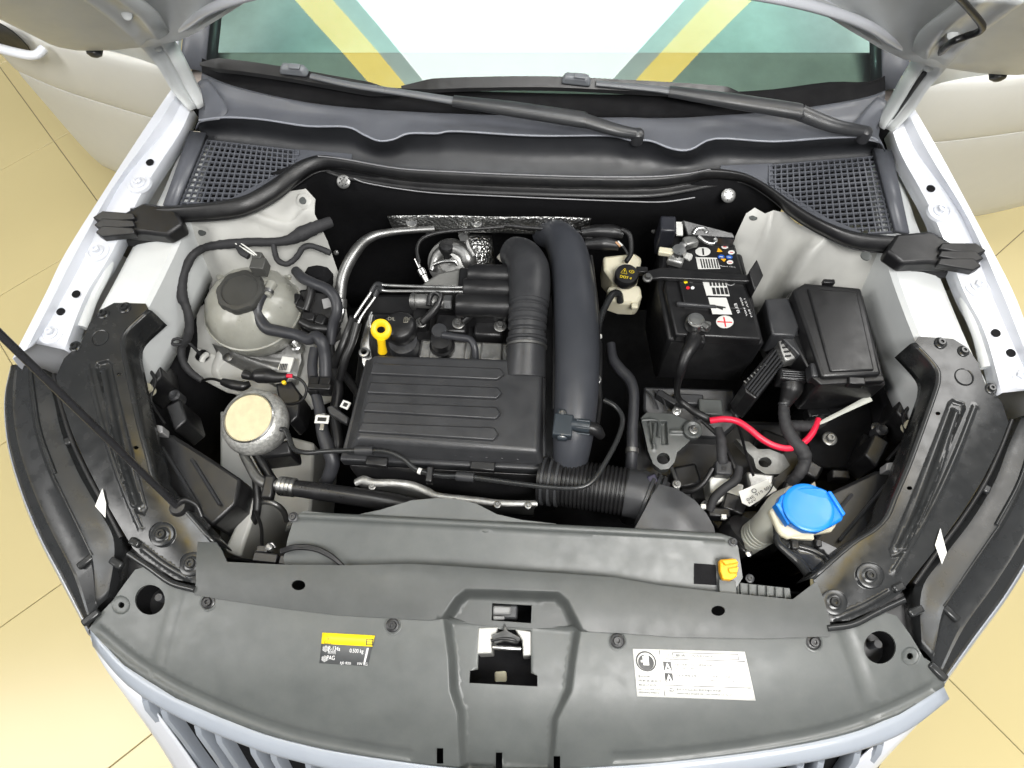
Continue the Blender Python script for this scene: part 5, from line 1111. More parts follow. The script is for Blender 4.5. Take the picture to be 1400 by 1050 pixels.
hn = H('wiring_harness', 'black taped wiring harness arching over the expansion tank', 'wiring', [(453, 303, .90), (432, 311, .905), (414, 319, .905), (395, 328, .90), (372, 331, .895), (345, 331, .89), (320, 333, .885), (297, 335, .875), (279, 339, .865), (266, 347, .872), (258, 358, .868), (251, 375, .86), (248, 390, .85), (249, 406, .84), (254, 418, .83), (258, 432, .82), (259, 448, .805), (256, 462, .79), (249, 474, .775), (248, 486, .765), (252, 498, .755), (262, 510, .745), (276, 520, .735)], [14, 18, 22, 14, 12, 12, 13, 12, 11, 11, 12, 12, 15, 16, 12, 12, 12, 13, 11, 10, 10, 10, 9], tape, n=5, seg=12)
H('wire_branch', 'thin black wire loop hanging from the taped harness', 'wiring', [(374, 334, .895), (376, 346, .885), (380, 356, .875), (391, 361, .87), (401, 356, .87), (408, 348, .875), (414, 339, .88), (424, 336, .88), (438, 340, .875), (452, 346, .87)], 8, tape, seg=10)
H('wire_loop', 'small wire eyelet loop below the taped harness', 'wiring', [(252, 466, .79), (243, 463, .795), (235, 466, .795), (237, 471, .79), (246, 471, .785), (256, 468, .785), (266, 476, .77), (274, 485, .745)], 4, tape, seg=8)
cn = T('sensor_plug', 'dark grey plug hanging from the harness behind the expansion tank', 'connector', P(352, 358, .85))
pbox('plug_body', 352, 359, .885, 20, 17, .03, M('plug_grey', (.07, .07, .065), .4), cn, ang=3, bevel=.002); pbox('plug_top', 351, 348, .888, 13, 9, .02, MATS['plug_grey'], cn, ang=3, bevel=.002)
tube('wire', [(325, 335, .888), (331, 345, .89), (340, 351, .888)], 9, tape, cn, seg=8)
for k in range(2): tube('thin_wire', [(322 + 8 * k, 333, .893), (338 + 6 * k, 343, .893), (348 + 3 * k, 349, .89)], 2, white_pl, cn, seg=6)
# dark hollow with small tubes beside the tank
hv = T('valve_block', 'dark cluster of valves and hose stubs beside the expansion tank', 'valve block', P(425, 420, .7))
prism('block', [(408, 395, .78), (450, 392, .77), (462, 450, .74), (430, 462, .74), (405, 440, .75)], .78, .68, black_pl, hv, bevel=.006)
tube('stub', [(426, 384, .81), (424, 405, .80), (418, 424, .79)], 12, rubber, hv, seg=12); tube('stub', [(412, 440, .80), (428, 448, .80), (448, 450, .79)], 12, rubber, hv, seg=12)
for (u, v, w, h) in ((412, 416, 14, 12), (421, 432, 18, 12), (438, 436, 14, 14), (404, 408, 10, 16)): pbox('valve', u, v, .80, w, h, .03, black_pl, hv, ang=u % 30, bevel=.003)
pbox('tag', 447, 414, .80, 12, 14, .003, M('grey_tag', (.3, .3, .3), .5), hv, ang=-20, bevel=.0004)
lathe('dome', [(.032, -.03), (.03, 0), (.02, .012), (.004, .016)], P(436, 372, .80), void_pl, hv, seg=20)
# alloy mount bracket with sticker below the tank
mb = T('alloy_bracket', 'cast alloy bracket with a white barcode sticker below the expansion tank', 'bracket', P(370, 495, .6))
plate('arm_plate', [(290, 470, .70), (316, 478, .71), (352, 486, .715), (382, 484, .72), (396, 470, .725), (410, 474, .725), (412, 492, .72), (404, 520, .70), (380, 528, .70), (340, 508, .69), (300, 490, .685)], alu, mb, step=.007, thick=.02, z0=.7, feats=[([(318, 486), (352, 498), (380, 506)], .006, .008, 1), ([(330, 482), (360, 490), (385, 494)], -.005, .006, 1)])
lathe('eye', [(.012, -.02), (.012, .004), (.009, .006), (.006, .004), (.005, -.004)], P(405, 473, .735), alu_sm, mb, seg=18)
prism('sticker', [(386, 487, .731), (402, 489, .731), (396, 509, .727), (379, 506, .727)], .73, .724, label_w, mb, bevel=.0003)
for k in range(5): prism('barcode_line', [(383 + k * 2.2, 497, .7325), (384 + k * 2.2, 497, .7325), (382 + k * 2.2, 506, .7315), (381 + k * 2.2, 506, .7315)], .7325, .730, ink, mb, bevel=0)
pl2 = plate('lower_arm_panel', [(258, 472, .70), (290, 484, .69), (330, 494, .68), (352, 512, .67), (366, 530, .66), (352, 545, .655), (310, 536, .66), (270, 515, .67), (254, 492, .69)], seamy, mb, step=.008, thick=.004, z0=.68, holes=[circ(277, 487, 11, 8)], feats=[(circ(316, 488, 8, 6), .003, .003)])
lathe('grommet', [(.013, -.002), (.0135, .004), (.010, .006), (.008, .002), (.007, -.004)], P(277, 487, .69), rubber, mb, seg=18); tube('plug_tip', [(276, 494, .70), (278, 488, .705), (283, 484, .70)], 8, white_pl, mb, seg=8)
lathe('bolt_head', [(.010, 0), (.010, .004), (.006, .006), (.001, .006)], P(313, 489, .70), steel, mb, seg=14)
sp = T('oxygen_sensor_plug', 'black inline sensor plug with red and yellow wires above the round mount', 'connector', P(368, 520, .75))
tube('plug', [(335, 512, .77), (345, 515, .775), (352, 514, .778), (366, 514, .78), (378, 516, .78), (392, 515, .78)], [14, 10, 20, 21, 15, 11], black_pl, sp, seg=12)
tube('red_sleeve', [(392, 514, .781), (400, 514, .78)], 6, red_pl, sp, seg=8); tube('wire', [(398, 514, .78), (412, 520, .778), (419, 532, .77), (414, 546, .76), (400, 552, .755), (384, 552, .75)], 4, rubber, sp, seg=8)
lathe('yellow_seal', [(.004, 0), (.004, .006), (.001, .007)], P(389, 524, .775), yellow_pl, sp, seg=10)
prism('holder', [(376, 524, .76), (398, 520, .76), (412, 540, .755), (408, 570, .75), (396, 580, .75), (382, 552, .755)], .76, .68, black_pl, sp, bevel=.004)
tube('plug', [(304, 522, .75), (318, 526, .752), (332, 528, .752), (342, 524, .75)], [10, 14, 14, 8], black_pl, sp, seg=10); tube('wire', [(276, 520, .72), (290, 518, .735), (306, 522, .75)], 4, rubber, sp, seg=8)
# --- round engine mount with cream cap
em = T('engine_mount', 'round bare metal engine mount with a cream plastic cap', 'engine mount', P(350, 620, .6))
axm = Vector((-.10, -.06, 1)).normalized(); c0 = P(341, 572, .825)
lathe('casing', [(.018, -.085), (.036, -.074), (.052, -.055), (.060, -.036), (.063, -.022), (.060, -.010), (.053, -.001), (.048, .002), (.044, .001)], c0, M('speckled_cast_metal', (.50, .50, .48), .40, metal=.55, var=.4, vscale=160, bump=.35, bscale=260), em, axis=axm, seg=44)
lathe('rim', [(.0475, -.002), (.0475, .004), (.0455, .006), (.044, .004), (.043, -.002)], c0, alu_sm, em, axis=axm, seg=44)
lathe('cream_cap', [(.0445, -.002), (.0445, .003), (.043, .0048), (.02, .0052), (.001, .0052)], c0, M('creamy_cap', (.62, .55, .36), .38, var=.10, vscale=60), em, axis=axm, seg=44)
tube('lower_clamp', [(352, 612, .765), (378, 600, .775), (392, 590, .775)], 14, black_pl, em, seg=10)
prism('foot', [(335, 612, .74), (395, 600, .74), (400, 622, .73), (350, 628, .73)], .74, .66, black_pl, em, bevel=.006); bolt(366, 609, .775, 5, em, steel, 'hex')
tube('strut_leg', [(350, 618, .73), (362, 640, .72), (374, 660, .71)], 14, black_pl, em, seg=10)
H('drain_hose', 'thin black hose hanging below the round engine mount', 'hose', [(336, 628, .75), (348, 650, .74), (352, 680, .73), (350, 704, .72), (346, 712, .70)], [6, 10, 12, 12, 14], rubber, seg=12)
H('sensor_wire', 'thin black wire running down to the connectors behind the cover strip', 'wiring', [(350, 700, .74), (357, 720, .76), (358, 740, .79), (357, 752, .81)], 5, rubber, seg=8)
fc_ = T('front_connector', 'black connectors with looped wires behind the radiator cover strip', 'connector', P(380, 757, .84))
for (u, v, w, h, a) in ((362, 762, 34, 12, 3), (392, 766, 22, 12, 5), (420, 768, 40, 10, 3), (358, 750, 16, 9, 0)): pbox('plug', u, v, .872, w, h, .02, black_pl, fc_, ang=a, bevel=.002)
lathe('silver_clip', [(.006, 0), (.006, .01), (.003, .012)], P(370, 749, .875), steel, fc_, seg=10); tube('silver_strap', [(366, 745, .88), (372, 743, .884), (376, 748, .88)], 3, alu_sm, fc_, seg=8)
for k in range(3): tube('wire', [(384, 752 + 2 * k, .885), (405, 746 + 2 * k, .898), (430, 748 + 2 * k, .898), (452, 758 + 2 * k, .895), (468, 772 + k, .89), (474, 778, .885)], 4.5, rubber, fc_, seg=8)
prism('bay_channel', [(306, 752, .72), (344, 666, .72), (356, 676, .72), (345, 710, .72), (328, 762, .72)], .72, .45, seamy, car, bevel=.006)

# ================================================================== battery side
ba = T('battery', 'black car battery with white labels and clamped terminals', 'battery', P(960, 420, .68))
TOPB = [(917, 320, .862), (1008, 332, .862), (1047, 466, .862), (918, 462, .862), (903, 392, .862)]
bb = [P(*q) for q in ((912, 318, .835), (1012, 330, .835), (1050, 468, .835), (908, 466, .835))]
prism('sleeve', [(905, 322, .845), (1012, 334, .845), (1046, 470, .845), (914, 465, .845), (899, 392, .845)], .845, .675, black_pl, ba, bevel=.006)
prism('case_top', [(918, 322, .866), (1005, 333, .866), (1042, 464, .866), (924, 458, .866), (909, 392, .866)], .866, .84, black_pl, ba, bevel=.004)
prism('vent_cover', [(927, 379, .876), (1014, 381, .876), (1030, 424, .876), (936, 417, .876)], .876, .864, black_pl, ba, bevel=.002)
prism('handle_bar', [(925, 411, .884), (980, 416, .882), (981, 421, .880), (926, 417, .882)], .884, .874, dark_pl, ba, bevel=.003)
prism('hold_down_strap', [(884, 370, .882), (905, 365, .886), (1030, 376, .886), (1040, 372, .886), (1038, 384, .886), (1020, 385, .886), (905, 380, .886), (884, 382, .882)], .886, .876, black_pl, ba, bevel=.002)
prism('strap_flap', [(1024, 371, .90), (1035, 354, .905), (1044, 376, .90), (1032, 398, .89)], .90, .86, black_pl, ba, bevel=.002)
lathe('strap_bolt', [(.009, 0), (.009, .004), (.006, .005), (.005, .012), (.001, .012)], P(885, 381, .885), steel, ba, seg=14)
def decal(name, uv, z, mat, parent=ba, lift=.0006): return add(name, [P(u, v, z + lift) for u, v in uv], [tuple(range(len(uv)))[::-1]], mat, parent, smooth=False, fix=False)
ZT = .8665
d1 = decal('minus_disc', circ(961, 344, 10.5, 6.2, 24), ZT, label_w); decal('minus_sign', [(959.6, 339.5), (962, 339.5), (963, 348.5), (960.6, 348.5)], ZT + .0006, ink)
d2 = decal('plus_disc', circ(991, 440, 12, 8.8, 28), ZT, label_w); decal('plus_sign', [(981, 439), (1001, 440), (1001, 441.4), (981, 440.6)], ZT + .0006, red_pr); decal('plus_sign', [(988.6, 433.5), (990.6, 433.5), (993.2, 447), (991.4, 447)], ZT + .0008, red_pr)
decal('text_label', [(951, 351.5), (980, 352.5), (985, 367.5), (954.5, 368)], ZT, label_w)
for k in range(7): decal('print_line', [(957 + k * 3.6, 354), (958.8 + k * 3.6, 354), (961.5 + k * 3.6, 366.5), (959.5 + k * 3.6, 366.5)], ZT + .0006, ink)
decal('text_label', [(959, 379.5), (991, 381), (998, 405), (966, 404)], .8765, label_w)
for k in range(5): decal('print_line', [(969 + k * 4.6, 382.5), (972 + k * 4.6, 382.7), (973.6 + k * 4.8, 391), (970.6 + k * 4.8, 391)], .8771, ink)
for k in range(4): decal('print_line', [(973 + k * 5.6, 393), (977.2 + k * 5.6, 393.2), (979.4 + k * 5.6, 402.5), (975 + k * 5.6, 402.4)], .8771, ink)
decal('white_label', [(968, 406.5), (993, 407), (1001, 430), (974, 429.5)], .8770, label_w); decal('pictogram', [(976, 417), (992, 419.5), (992, 421.5), (989, 421), (988, 424), (978, 420)], .8776, ink)
for (u, v, mt) in ((991, 337.5, label_w), (1000, 345, label_w), (998, 358.5, label_w), (986, 351, blue_pr), (997, 351.5, blue_pr)):
    decal('warning_icon', circ(u, v, 4.6, 2.9, 16), ZT, mt)
    decal('warning_mark', [(u - 2.4, v - .7), (u + 2.4, v - .3), (u + 2.4, v + .7), (u - 2.4, v + .3)], ZT + .0005, red_pr if mt is label_w else label_w)
decal('warning_triangle', [(982, 338.5), (988, 344), (980, 344.5)], ZT, orange_pl); decal('warning_triangle', [(990, 358), (984, 353), (993, 354)], ZT, orange_pl)
def btext(body, a, b, hpx, mat=print_w, z=.8770):
    p, q = P(a[0], a[1], z), P(b[0], b[1], z); x = q - p; y = Vector((-x.y, x.x, 0)); text('lettering', body, p, x, y, hpx, mat, ba, w=x.length, lift=.0006)
btext('EFB', (1003, 415), (1008, 428), .0075, z=.8765); btext('60Ah 340A', (1011, 407), (1020, 432), .0045, z=.8768); btext('12V EN', (1016, 407), (1026, 432), .004, z=.8768)
btext('Made in China', (984, 364), (1005, 366), .003, z=.867)
tube('symbol_ring', [P(999 + 6 * math.cos(a), 386 + 4 * math.sin(a), .8772) for a in np.linspace(0, 6.2, 14)], 1.3, MATS['grey_tag'], ba, seg=6)
for (u, v, mt) in ((937.5, 385.5, yellow_lb), (945, 385.5, ink_g), (940.5, 393.5, red_pr), (947, 393.5, print_w)): decal('indicator', circ(u, v, 2.6, 2.2, 12), .8765, mt)
# terminals
tpz = T('positive_terminal', 'silver clamp on the battery post next to the plus sign', 'terminal clamp', P(952, 442, .87), 'battery terminal clamps')
lathe('clamp_ring', [(.017, -.008), (.0175, .006), (.015, .012), (.012, .0125), (.0115, .016), (.001, .017)], P(950, 442, .880), alu_sm, tpz, seg=22)
pbox('clamp_lug', 962, 443, .890, 20, 12, .014, alu_sm, tpz, ang=10, bevel=.003); lathe('nut', [(.006, -.006), (.0065, .006), (.005, .007), (.001, .007)], P(965, 446, .892), steel, tpz, axis=(.6, -.7, .3), seg=6, ang=20)
pbox('terminal_boot', 952, 462, .872, 26, 14, .03, black_pl, tpz, bevel=.004)
tn = T('negative_terminal', 'silver clamp with battery sensor next to the minus sign', 'terminal clamp', P(928, 350, .87), 'battery terminal clamps')
pbox('clamp_lug', 925, 351, .892, 22, 16, .018, alu, tn, ang=15, bevel=.004); lathe('clamp_ring', [(.014, -.008), (.0145, .006), (.012, .012), (.002, .013)], P(927, 346, .89), alu_sm, tn, seg=18)
pbox('sensor_cover', 911, 342, .898, 20, 9, .012, cream, tn, ang=6, bevel=.002); lathe('nut', [(.0065, -.006), (.007, .005), (.003, .006)], P(941, 351, .892), label_w, tn, axis=(.7, -.6, .4), seg=6, ang=20)
lathe('nut', [(.006, -.005), (.0065, .004), (.003, .005)], P(933, 336, .895), alu_sm, tn, seg=12)
cc_ = T('terminal_cover_clip', 'loose silver cable clamp lying behind the battery', 'clamp', P(955, 325, .86))
pbox('clamp_body', 945, 327, .888, 20, 14, .02, alu, cc_, ang=-20, bevel=.004)
tube('hook', [(948, 320, .90), (953, 313, .905), (961, 312, .905), (966, 316, .90), (965, 319, .898)], 5, alu_sm, cc_, seg=8); tube('hook', [(955, 323, .898), (964, 330, .896), (974, 333, .895), (979, 329, .897), (977, 326, .898)], 5, alu_sm, cc_, seg=8)
rb = T('relay', 'tall black relay block standing behind the battery', 'relay', P(914, 318, .8))
pbox('relay_body', 914, 305, .91, 22, 24, .08, M('bluish_black_plastic', (.018, .019, .025), .35), rb, bevel=.004); pbox('relay_tag', 929, 312, .895, 9, 20, .004, label_w, rb, bevel=.0004)
prism('back_plate', [(933, 300, .905), (1002, 318, .90), (1006, 326, .895), (940, 322, .89)], .90, .86, black_pl, rb, bevel=.002)
H('battery_cable', 'black battery cable dropping over the front of the battery', 'cable', [(950, 462, .868), (946, 472, .872), (938, 486, .868), (931, 506, .85), (926, 528, .80), (928, 545, .76), (940, 556, .75), (955, 566, .75), (972, 575, .745)], [22, 20, 17, 13, 9, 8, 10, 11, 11], rubber, n=6, seg=12)
# tray under the battery
bt = T('battery_tray', 'dark plastic battery tray with ribs below the battery', 'tray', P(950, 560, .6))
prism('tray', [(880, 528, .675), (1004, 532, .675), (1012, 575, .66), (985, 600, .65), (900, 596, .65), (880, 560, .66)], .675, .60, dark_pl, bt, bevel=.005)
pbox('block', 972, 556, .70, 32, 22, .03, grey_pl, bt, bevel=.003); pbox('block', 942, 545, .69, 40, 14, .03, dark_pl, bt, bevel=.003); pbox('block', 912, 543, .69, 30, 8, .03, dark_pl, bt, ang=30, bevel=.002)
bolt(925, 562, .70, 6, bt, alu_sm, 'hex')
for k in range(3): tube('rib', [(884 + 10 * k, 534, .685), (894 + 12 * k, 545, .685), (900 + 12 * k, 560, .68)], 3, dark_pl, bt, seg=6)
# --- engine lever bracket below the tray
lb = T('torque_arm', 'dark cast bracket with a round eye below the battery tray', 'bracket', P(915, 610, .6))
plate('arm', [(876, 572, .70), (884, 564, .70), (918, 566, .70), (948, 578, .70), (952, 590, .70), (940, 606, .70), (926, 618, .695), (922, 632, .69), (914, 641, .685), (903, 642, .685), (893, 634, .69), (886, 616, .695), (881, 592, .70)], grey_pl, lb, step=.005, thick=.02, z0=.7, holes=[circ(907, 627, 9, 8, 18)], feats=[([(902, 575), (912, 575), (914, 608), (904, 608)], -.012, .004), ([(888, 575), (890, 592), (894, 612)], .006, .004, 1), ([(918, 590), (944, 590)], .004, .006, 1)])
tube('web', [(878, 574, .71), (900, 576, .712), (901, 598, .71)], 3.5, grey_pl, lb, seg=6); tube('web', [(896, 578, .712), (893, 606, .708)], 3.5, grey_pl, lb, seg=6)
pl_ = lathe('boss', [(.018, -.01), (.018, .004), (.015, .006), (.009, .004), (.008, -.003), (.001, -.003)], P(947, 588, .71), grey_pl, lb, seg=22); bolt(949, 587, .712, 7, lb, steel, 'hex')
# --- brake fluid reservoir
bf = T('brake_fluid_reservoir', 'cream brake fluid reservoir with black screw cap', 'reservoir', P(852, 390, .75))
prism('tank', [(824, 350, .83), (868, 345, .83), (878, 352, .83), (872, 384, .825), (840, 388, .825), (826, 368, .83)], .83, .76, cream, bf, bevel=.006)
prism('tank_step', [(830, 392, .81), (850, 386, .815), (876, 390, .812), (878, 404, .805), (872, 415, .80), (848, 414, .80), (830, 406, .805)], .81, .75, cream, bf, bevel=.006)
pbox('nipple', 868, 417, .805, 9, 7, .01, cream, bf, bevel=.002)
cz = P(857, 374, .858); V, Fc = lathe_vf([(.020, -.024), (.0225, -.02), (.0225, -.004), (.021, .0), (.012, .001), (.001, .001)], cz, seg=36); bc = add('cap', V, Fc, black_pl, bf)
text('lettering', 'DOT 4', cz + Vector((-.014, -.010, .0012)), (1, -.2, 0), (.2, 1, 0), .008, yellow_lb, bc, w=.022); text('lettering', '⚠', cz + Vector((-.013, .002, .0012)), (1, -.2, 0), (.2, 1, 0), .012, yellow_lb, bc, w=.012); text('lettering', '⊙', cz + Vector((.003, .002, .0012)), (1, -.2, 0), (.2, 1, 0), .010, yellow_lb, bc, w=.010)
pbox('level_plug', 878, 368, .84, 16, 9, .014, black_pl, bf, bevel=.002)
H('brake_hose', 'gloss black hose curling out of the brake fluid reservoir', 'hose', [(848, 412, .80), (846, 402, .82), (838, 402, .83), (829, 416, .83), (821, 436, .83), (818, 456, .83), (820, 476, .83)], [10, 10, 10, 10, 9, 8, 7], gloss_bk, seg=12)
H('harness_tube', 'thin black harness running along the charge pipe edge', 'wiring', [(820, 470, .84), (820, 500, .845), (819, 530, .845), (820, 548, .845), (818, 566, .85), (816, 580, .86)], 8, rubber, seg=10)
for v in (460, 481): lathe('tie_band', [(.0052, -.0022), (.0058, -.002), (.0058, .002), (.0052, .0022)], P(819, v, .838), white_pl, None, axis=P(818, 490, .84) - P(820, 450, .832), seg=12, label='white tie band on the harness, ' + ('nearer the brake fluid reservoir' if v < 470 else 'nearer the pressure sensor'), cat='tie band', group='white tie bands')
H('engine_hose', 'dark hose dropping between the charge pipe and the battery', 'hose', [(835, 470, .78), (838, 490, .78), (848, 505, .78), (860, 518, .78), (866, 535, .78), (866, 560, .775), (864, 590, .77), (864, 615, .765), (862, 650, .74)], [12, 14, 16, 16, 15, 15, 15, 16, 18], hose, seg=14, n=6)
lathe('hose_ring', [(.011, -.005), (.0125, -.004), (.0125, .004), (.011, .005)], P(864, 616, .765), steel, None, axis=(0, 1, .1), seg=18, label='ribbed metal clamp on the hose between charge pipe and battery', cat='hose clamp')
fcv = T('firewall_connector', 'black wiring connector with exposed wire ends on the firewall', 'connector', P(830, 318, .8))
tube('connector_body', [(795, 318, .85), (815, 316, .852), (838, 317, .852), (852, 320, .85)], [14, 18, 20, 14], black_pl, fcv, seg=12); tube('connector_body', [(800, 334, .84), (825, 333, .842), (846, 336, .84)], [14, 20, 14], black_pl, fcv, seg=12)
tube('wire', [(850, 314, .86), (860, 320, .86), (863, 334, .855), (862, 348, .85), (856, 358, .85)], 7, rubber, fcv, seg=10); tube('wire', [(845, 330, .85), (854, 340, .85), (860, 350, .848)], 4, rubber, fcv, seg=8)
tube('bare_wire', [(842, 331, .852), (848, 337, .852)], 3, M('copper_strand', (.6, .35, .2), .4, metal=.6), fcv, seg=6); tube('bare_wire', [(845, 330, .853), (851, 336, .853)], 2.5, white_pl, fcv, seg=6)
tube('long_wire', [(690, 308, .85), (720, 311, .85), (760, 314, .85), (800, 318, .85)], 6, rubber, fcv, seg=8); tube('long_wire', [(745, 330, .82), (775, 322, .84), (810, 326, .845)], 5, rubber, fcv, seg=8)
# --- fuse box
fb = T('fuse_box', 'black fuse box with a stepped lid beside the battery', 'fuse box', P(1145, 460, .7))
prism('base', [(1078, 400, .84), (1180, 402, .84), (1212, 526, .835), (1118, 528, .835), (1070, 440, .84)], .84, .72, black_pl, fb, bevel=.004)
lid = prism('lid', [(1083, 396, .874), (1101, 386, .876), (1178, 393, .876), (1206, 512, .872), (1124, 516, .872)], .874, .835, black_pl, fb, bevel=.006, bseg=3)
prism('lid_panel', [(1104, 394, .879), (1172, 398, .879), (1196, 506, .876), (1136, 508, .876)], .879, .87, black_pl, lid, bevel=.003)
prism('lid_lip', [(1110, 515, .862), (1208, 513, .862), (1210, 521, .860), (1122, 526, .860)], .862, .845, black_pl, fb, bevel=.002)
pbox('latch', 1172, 520, .868, 22, 10, .02, black_pl, fb, bevel=.002); pbox('latch', 1134, 384, .878, 16, 6, .012, black_pl, fb, bevel=.002); pbox('latch', 1114, 505, .862, 10, 20, .03, dark_pl, fb, bevel=.003)
prism('side_box', [(1046, 408, .855), (1078, 406, .855), (1094, 446, .85), (1088, 460, .85), (1056, 458, .85)], .855, .78, dark_pl, fb, bevel=.004); prism('side_box', [(1058, 450, .84), (1096, 452, .84), (1110, 480, .835), (1092, 486, .835)], .84, .78, dark_pl, fb, bevel=.003)
# --- control unit
cu = T('engine_control_unit', 'finned engine control unit with silver end plate beside the battery', 'control unit', P(1050, 505, .7))
prism('body', [(1020, 536, .80), (1016, 524, .80), (1064, 466, .80), (1082, 486, .80), (1034, 546, .80)], .80, .70, black_pl, cu, bevel=.003)
for k in range(5): tube('fin', [(1020 + 3.4 * k, 531 + 2.6 * k, .806), (1064 + 3.6 * k, 474 + 3.2 * k, .806)], 2.8, dark_pl, cu, seg=6)
for k in range(7): pbox('fin_slot', 1019 + 4.5 * k, 522 - 4 * k, .803, 2, 4, .002, steel, cu, ang=-40, bevel=.0002)
prism('end_plate', [(1062, 457, .83), (1074, 456, .83), (1091, 478, .825), (1090, 490, .82), (1074, 494, .82), (1068, 478, .825)], .83, .79, alu, cu, bevel=.003)
for k in range(5): prism('vent_slot', [(1066 + k * 1.8, 462 + 6 * k, .8315 - .0018 * k), (1074 + k * 1.8, 461 + 6 * k, .8315 - .0018 * k), (1075 + k * 1.8, 463 + 6 * k, .831 - .0018 * k), (1067 + k * 1.8, 464 + 6 * k, .831 - .0018 * k)], .83, .82, black_pl, cu, bevel=0)
pbox('plug', 1085, 512, .82, 36, 16, .04, black_pl, cu, ang=5, bevel=.003); tube('boot', [(1082, 518, .80), (1082, 532, .795), (1076, 546, .785), (1072, 556, .78)], [30, 30, 20, 14], rubber, cu, seg=16)
for k in range(4): tube('plug_rib', [(1070, 507 + k * 3, .822), (1101, 509 + k * 3, .822)], 1.8, dark_pl, cu, seg=6)
lathe('boot_ring', [(.009, -.003), (.011, -.002), (.011, .002), (.009, .003)], P(1072, 552, .783), dark_pl, cu, seg=16, axis=(0, 1, .3))
H('taped_loom', 'thick grey taped wiring loom leaving the control unit plug', 'wiring', [(1072, 554, .78), (1072, 568, .775), (1076, 586, .77), (1086, 604, .765), (1098, 618, .76), (1100, 632, .75), (1092, 648, .74), (1080, 660, .72)], [15, 16, 17, 18, 19, 18, 16, 14], tape, n=7, seg=12)
H('taped_loom', 'dark taped loom branching toward the fuse box', 'wiring', [(1076, 582, .76), (1092, 582, .755), (1110, 582, .75), (1125, 574, .74)], 16, tape, seg=10)
H('red_cable', 'bright red cable looping below the control unit', 'cable', [(971, 575, .76), (990, 573, .768), (1008, 576, .77), (1024, 586, .77), (1040, 599, .768), (1058, 609, .765), (1078, 613, .762), (1096, 607, .76), (1110, 593, .76), (1119, 573, .755)], [9, 9, 9, 9, 9, 9, 9, 9, 9, 8], red_pl, n=7, seg=12)
H('flat_wire', 'pale flat wire end running from the red cable to the fuse box', 'wire', [(1118, 580, .757), (1130, 574, .76), (1150, 564, .765), (1172, 553, .77), (1190, 544, .775)], [3, 6, 6, 8, 10], M('pale_grey_wire', (.45, .46, .42), .45), seg=8, flat=.35)
# --- lower cluster: connectors, small pipes
lc = T('white_connector', 'white connector housing with black plugs beside the washer filler', 'connector', P(990, 662, .65))
prism('housing', [(970, 652, .72), (996, 648, .72), (1004, 660, .715), (1018, 662, .715), (1014, 678, .71), (982, 686, .71), (972, 672, .715)], .72, .66, white_pl, lc, bevel=.004)
pbox('plug', 990, 639, .745, 22, 18, .04, dark_pl, lc, bevel=.003); pbox('plug_eye', 990, 640, .7465, 6, 5, .003, black_pl, lc, bevel=.0005)
tube('loom', [(982, 586, .74), (986, 604, .745), (987, 622, .745), (988, 634, .74)], [12, 14, 15, 14], tape, lc, seg=12); tube('loom', [(1010, 640, .73), (1006, 656, .735), (990, 668, .735), (976, 682, .73), (970, 698, .72)], [12, 13, 13, 13, 11], tape, lc, seg=12)
for (u, v, w, h, a) in ((1000, 686, 20, 22, 15), (1012, 692, 16, 20, 20), (984, 700, 30, 12, 0)): pbox('plug', u, v, .72, w, h, .04, black_pl, lc, ang=a, bevel=.003)
for (u, v) in ((962, 692), (990, 706)): pbox('white_tip', u, v, .725, 7, 6, .01, white_pl, lc, bevel=.001)
tg = T('part_label', 'white printed part tag lying beside the blue washer cap', 'tag', P(1035, 674, .75))
TG = [(1010, 672, .765), (1050, 655, .765), (1062, 670, .763), (1052, 676, .763), (1024, 693, .76), (1014, 688, .76)]
prism('tag', TG, .765, .7635, label_w, tg, bevel=.0003)
p0, p1 = P(1022, 686, .7665), P(1054, 667, .7665); xx = p1 - p0; text('lettering', '04E 919 501', p0, xx, (-xx.y, xx.x, 0), .0075, ink, tg, w=xx.length, lift=.001)
p0, p1 = P(1024, 690, .766), P(1034, 684, .766); xx = p1 - p0; text('lettering', 'NV', p0, xx, (-xx.y, xx.x, 0), .006, ink, tg, w=xx.length, lift=.001)
tube('emblem_ring', [P(1031 + 3 * math.cos(a), 671 + 2.6 * math.sin(a), .7665) for a in np.linspace(0, 6.1, 12)], 1, ink, tg, seg=5)
tube('tag_tie', [(1060, 656, .77), (1052, 672, .772), (1040, 684, .772), (1032, 692, .77)], 2, ink, tg, seg=6)
sb = T('starter_bracket', 'dark alloy bracket with round eye below the red cable', 'bracket', P(1050, 625, .65))
plate('arm', [(1006, 600, .70), (1024, 604, .70), (1036, 614, .70), (1052, 614, .70), (1072, 622, .70), (1080, 636, .695), (1066, 648, .69), (1046, 648, .69), (1034, 640, .69), (1030, 626, .695), (1018, 614, .70)], MATS['rough_grey_casting'], sb, step=.006, thick=.02, z0=.7, holes=[circ(1046, 632, 9, 7, 16)])
prism('casting', [(1020, 644, .69), (1060, 648, .69), (1056, 672, .68), (1024, 668, .68)], .69, .62, alu, sb, bevel=.005)
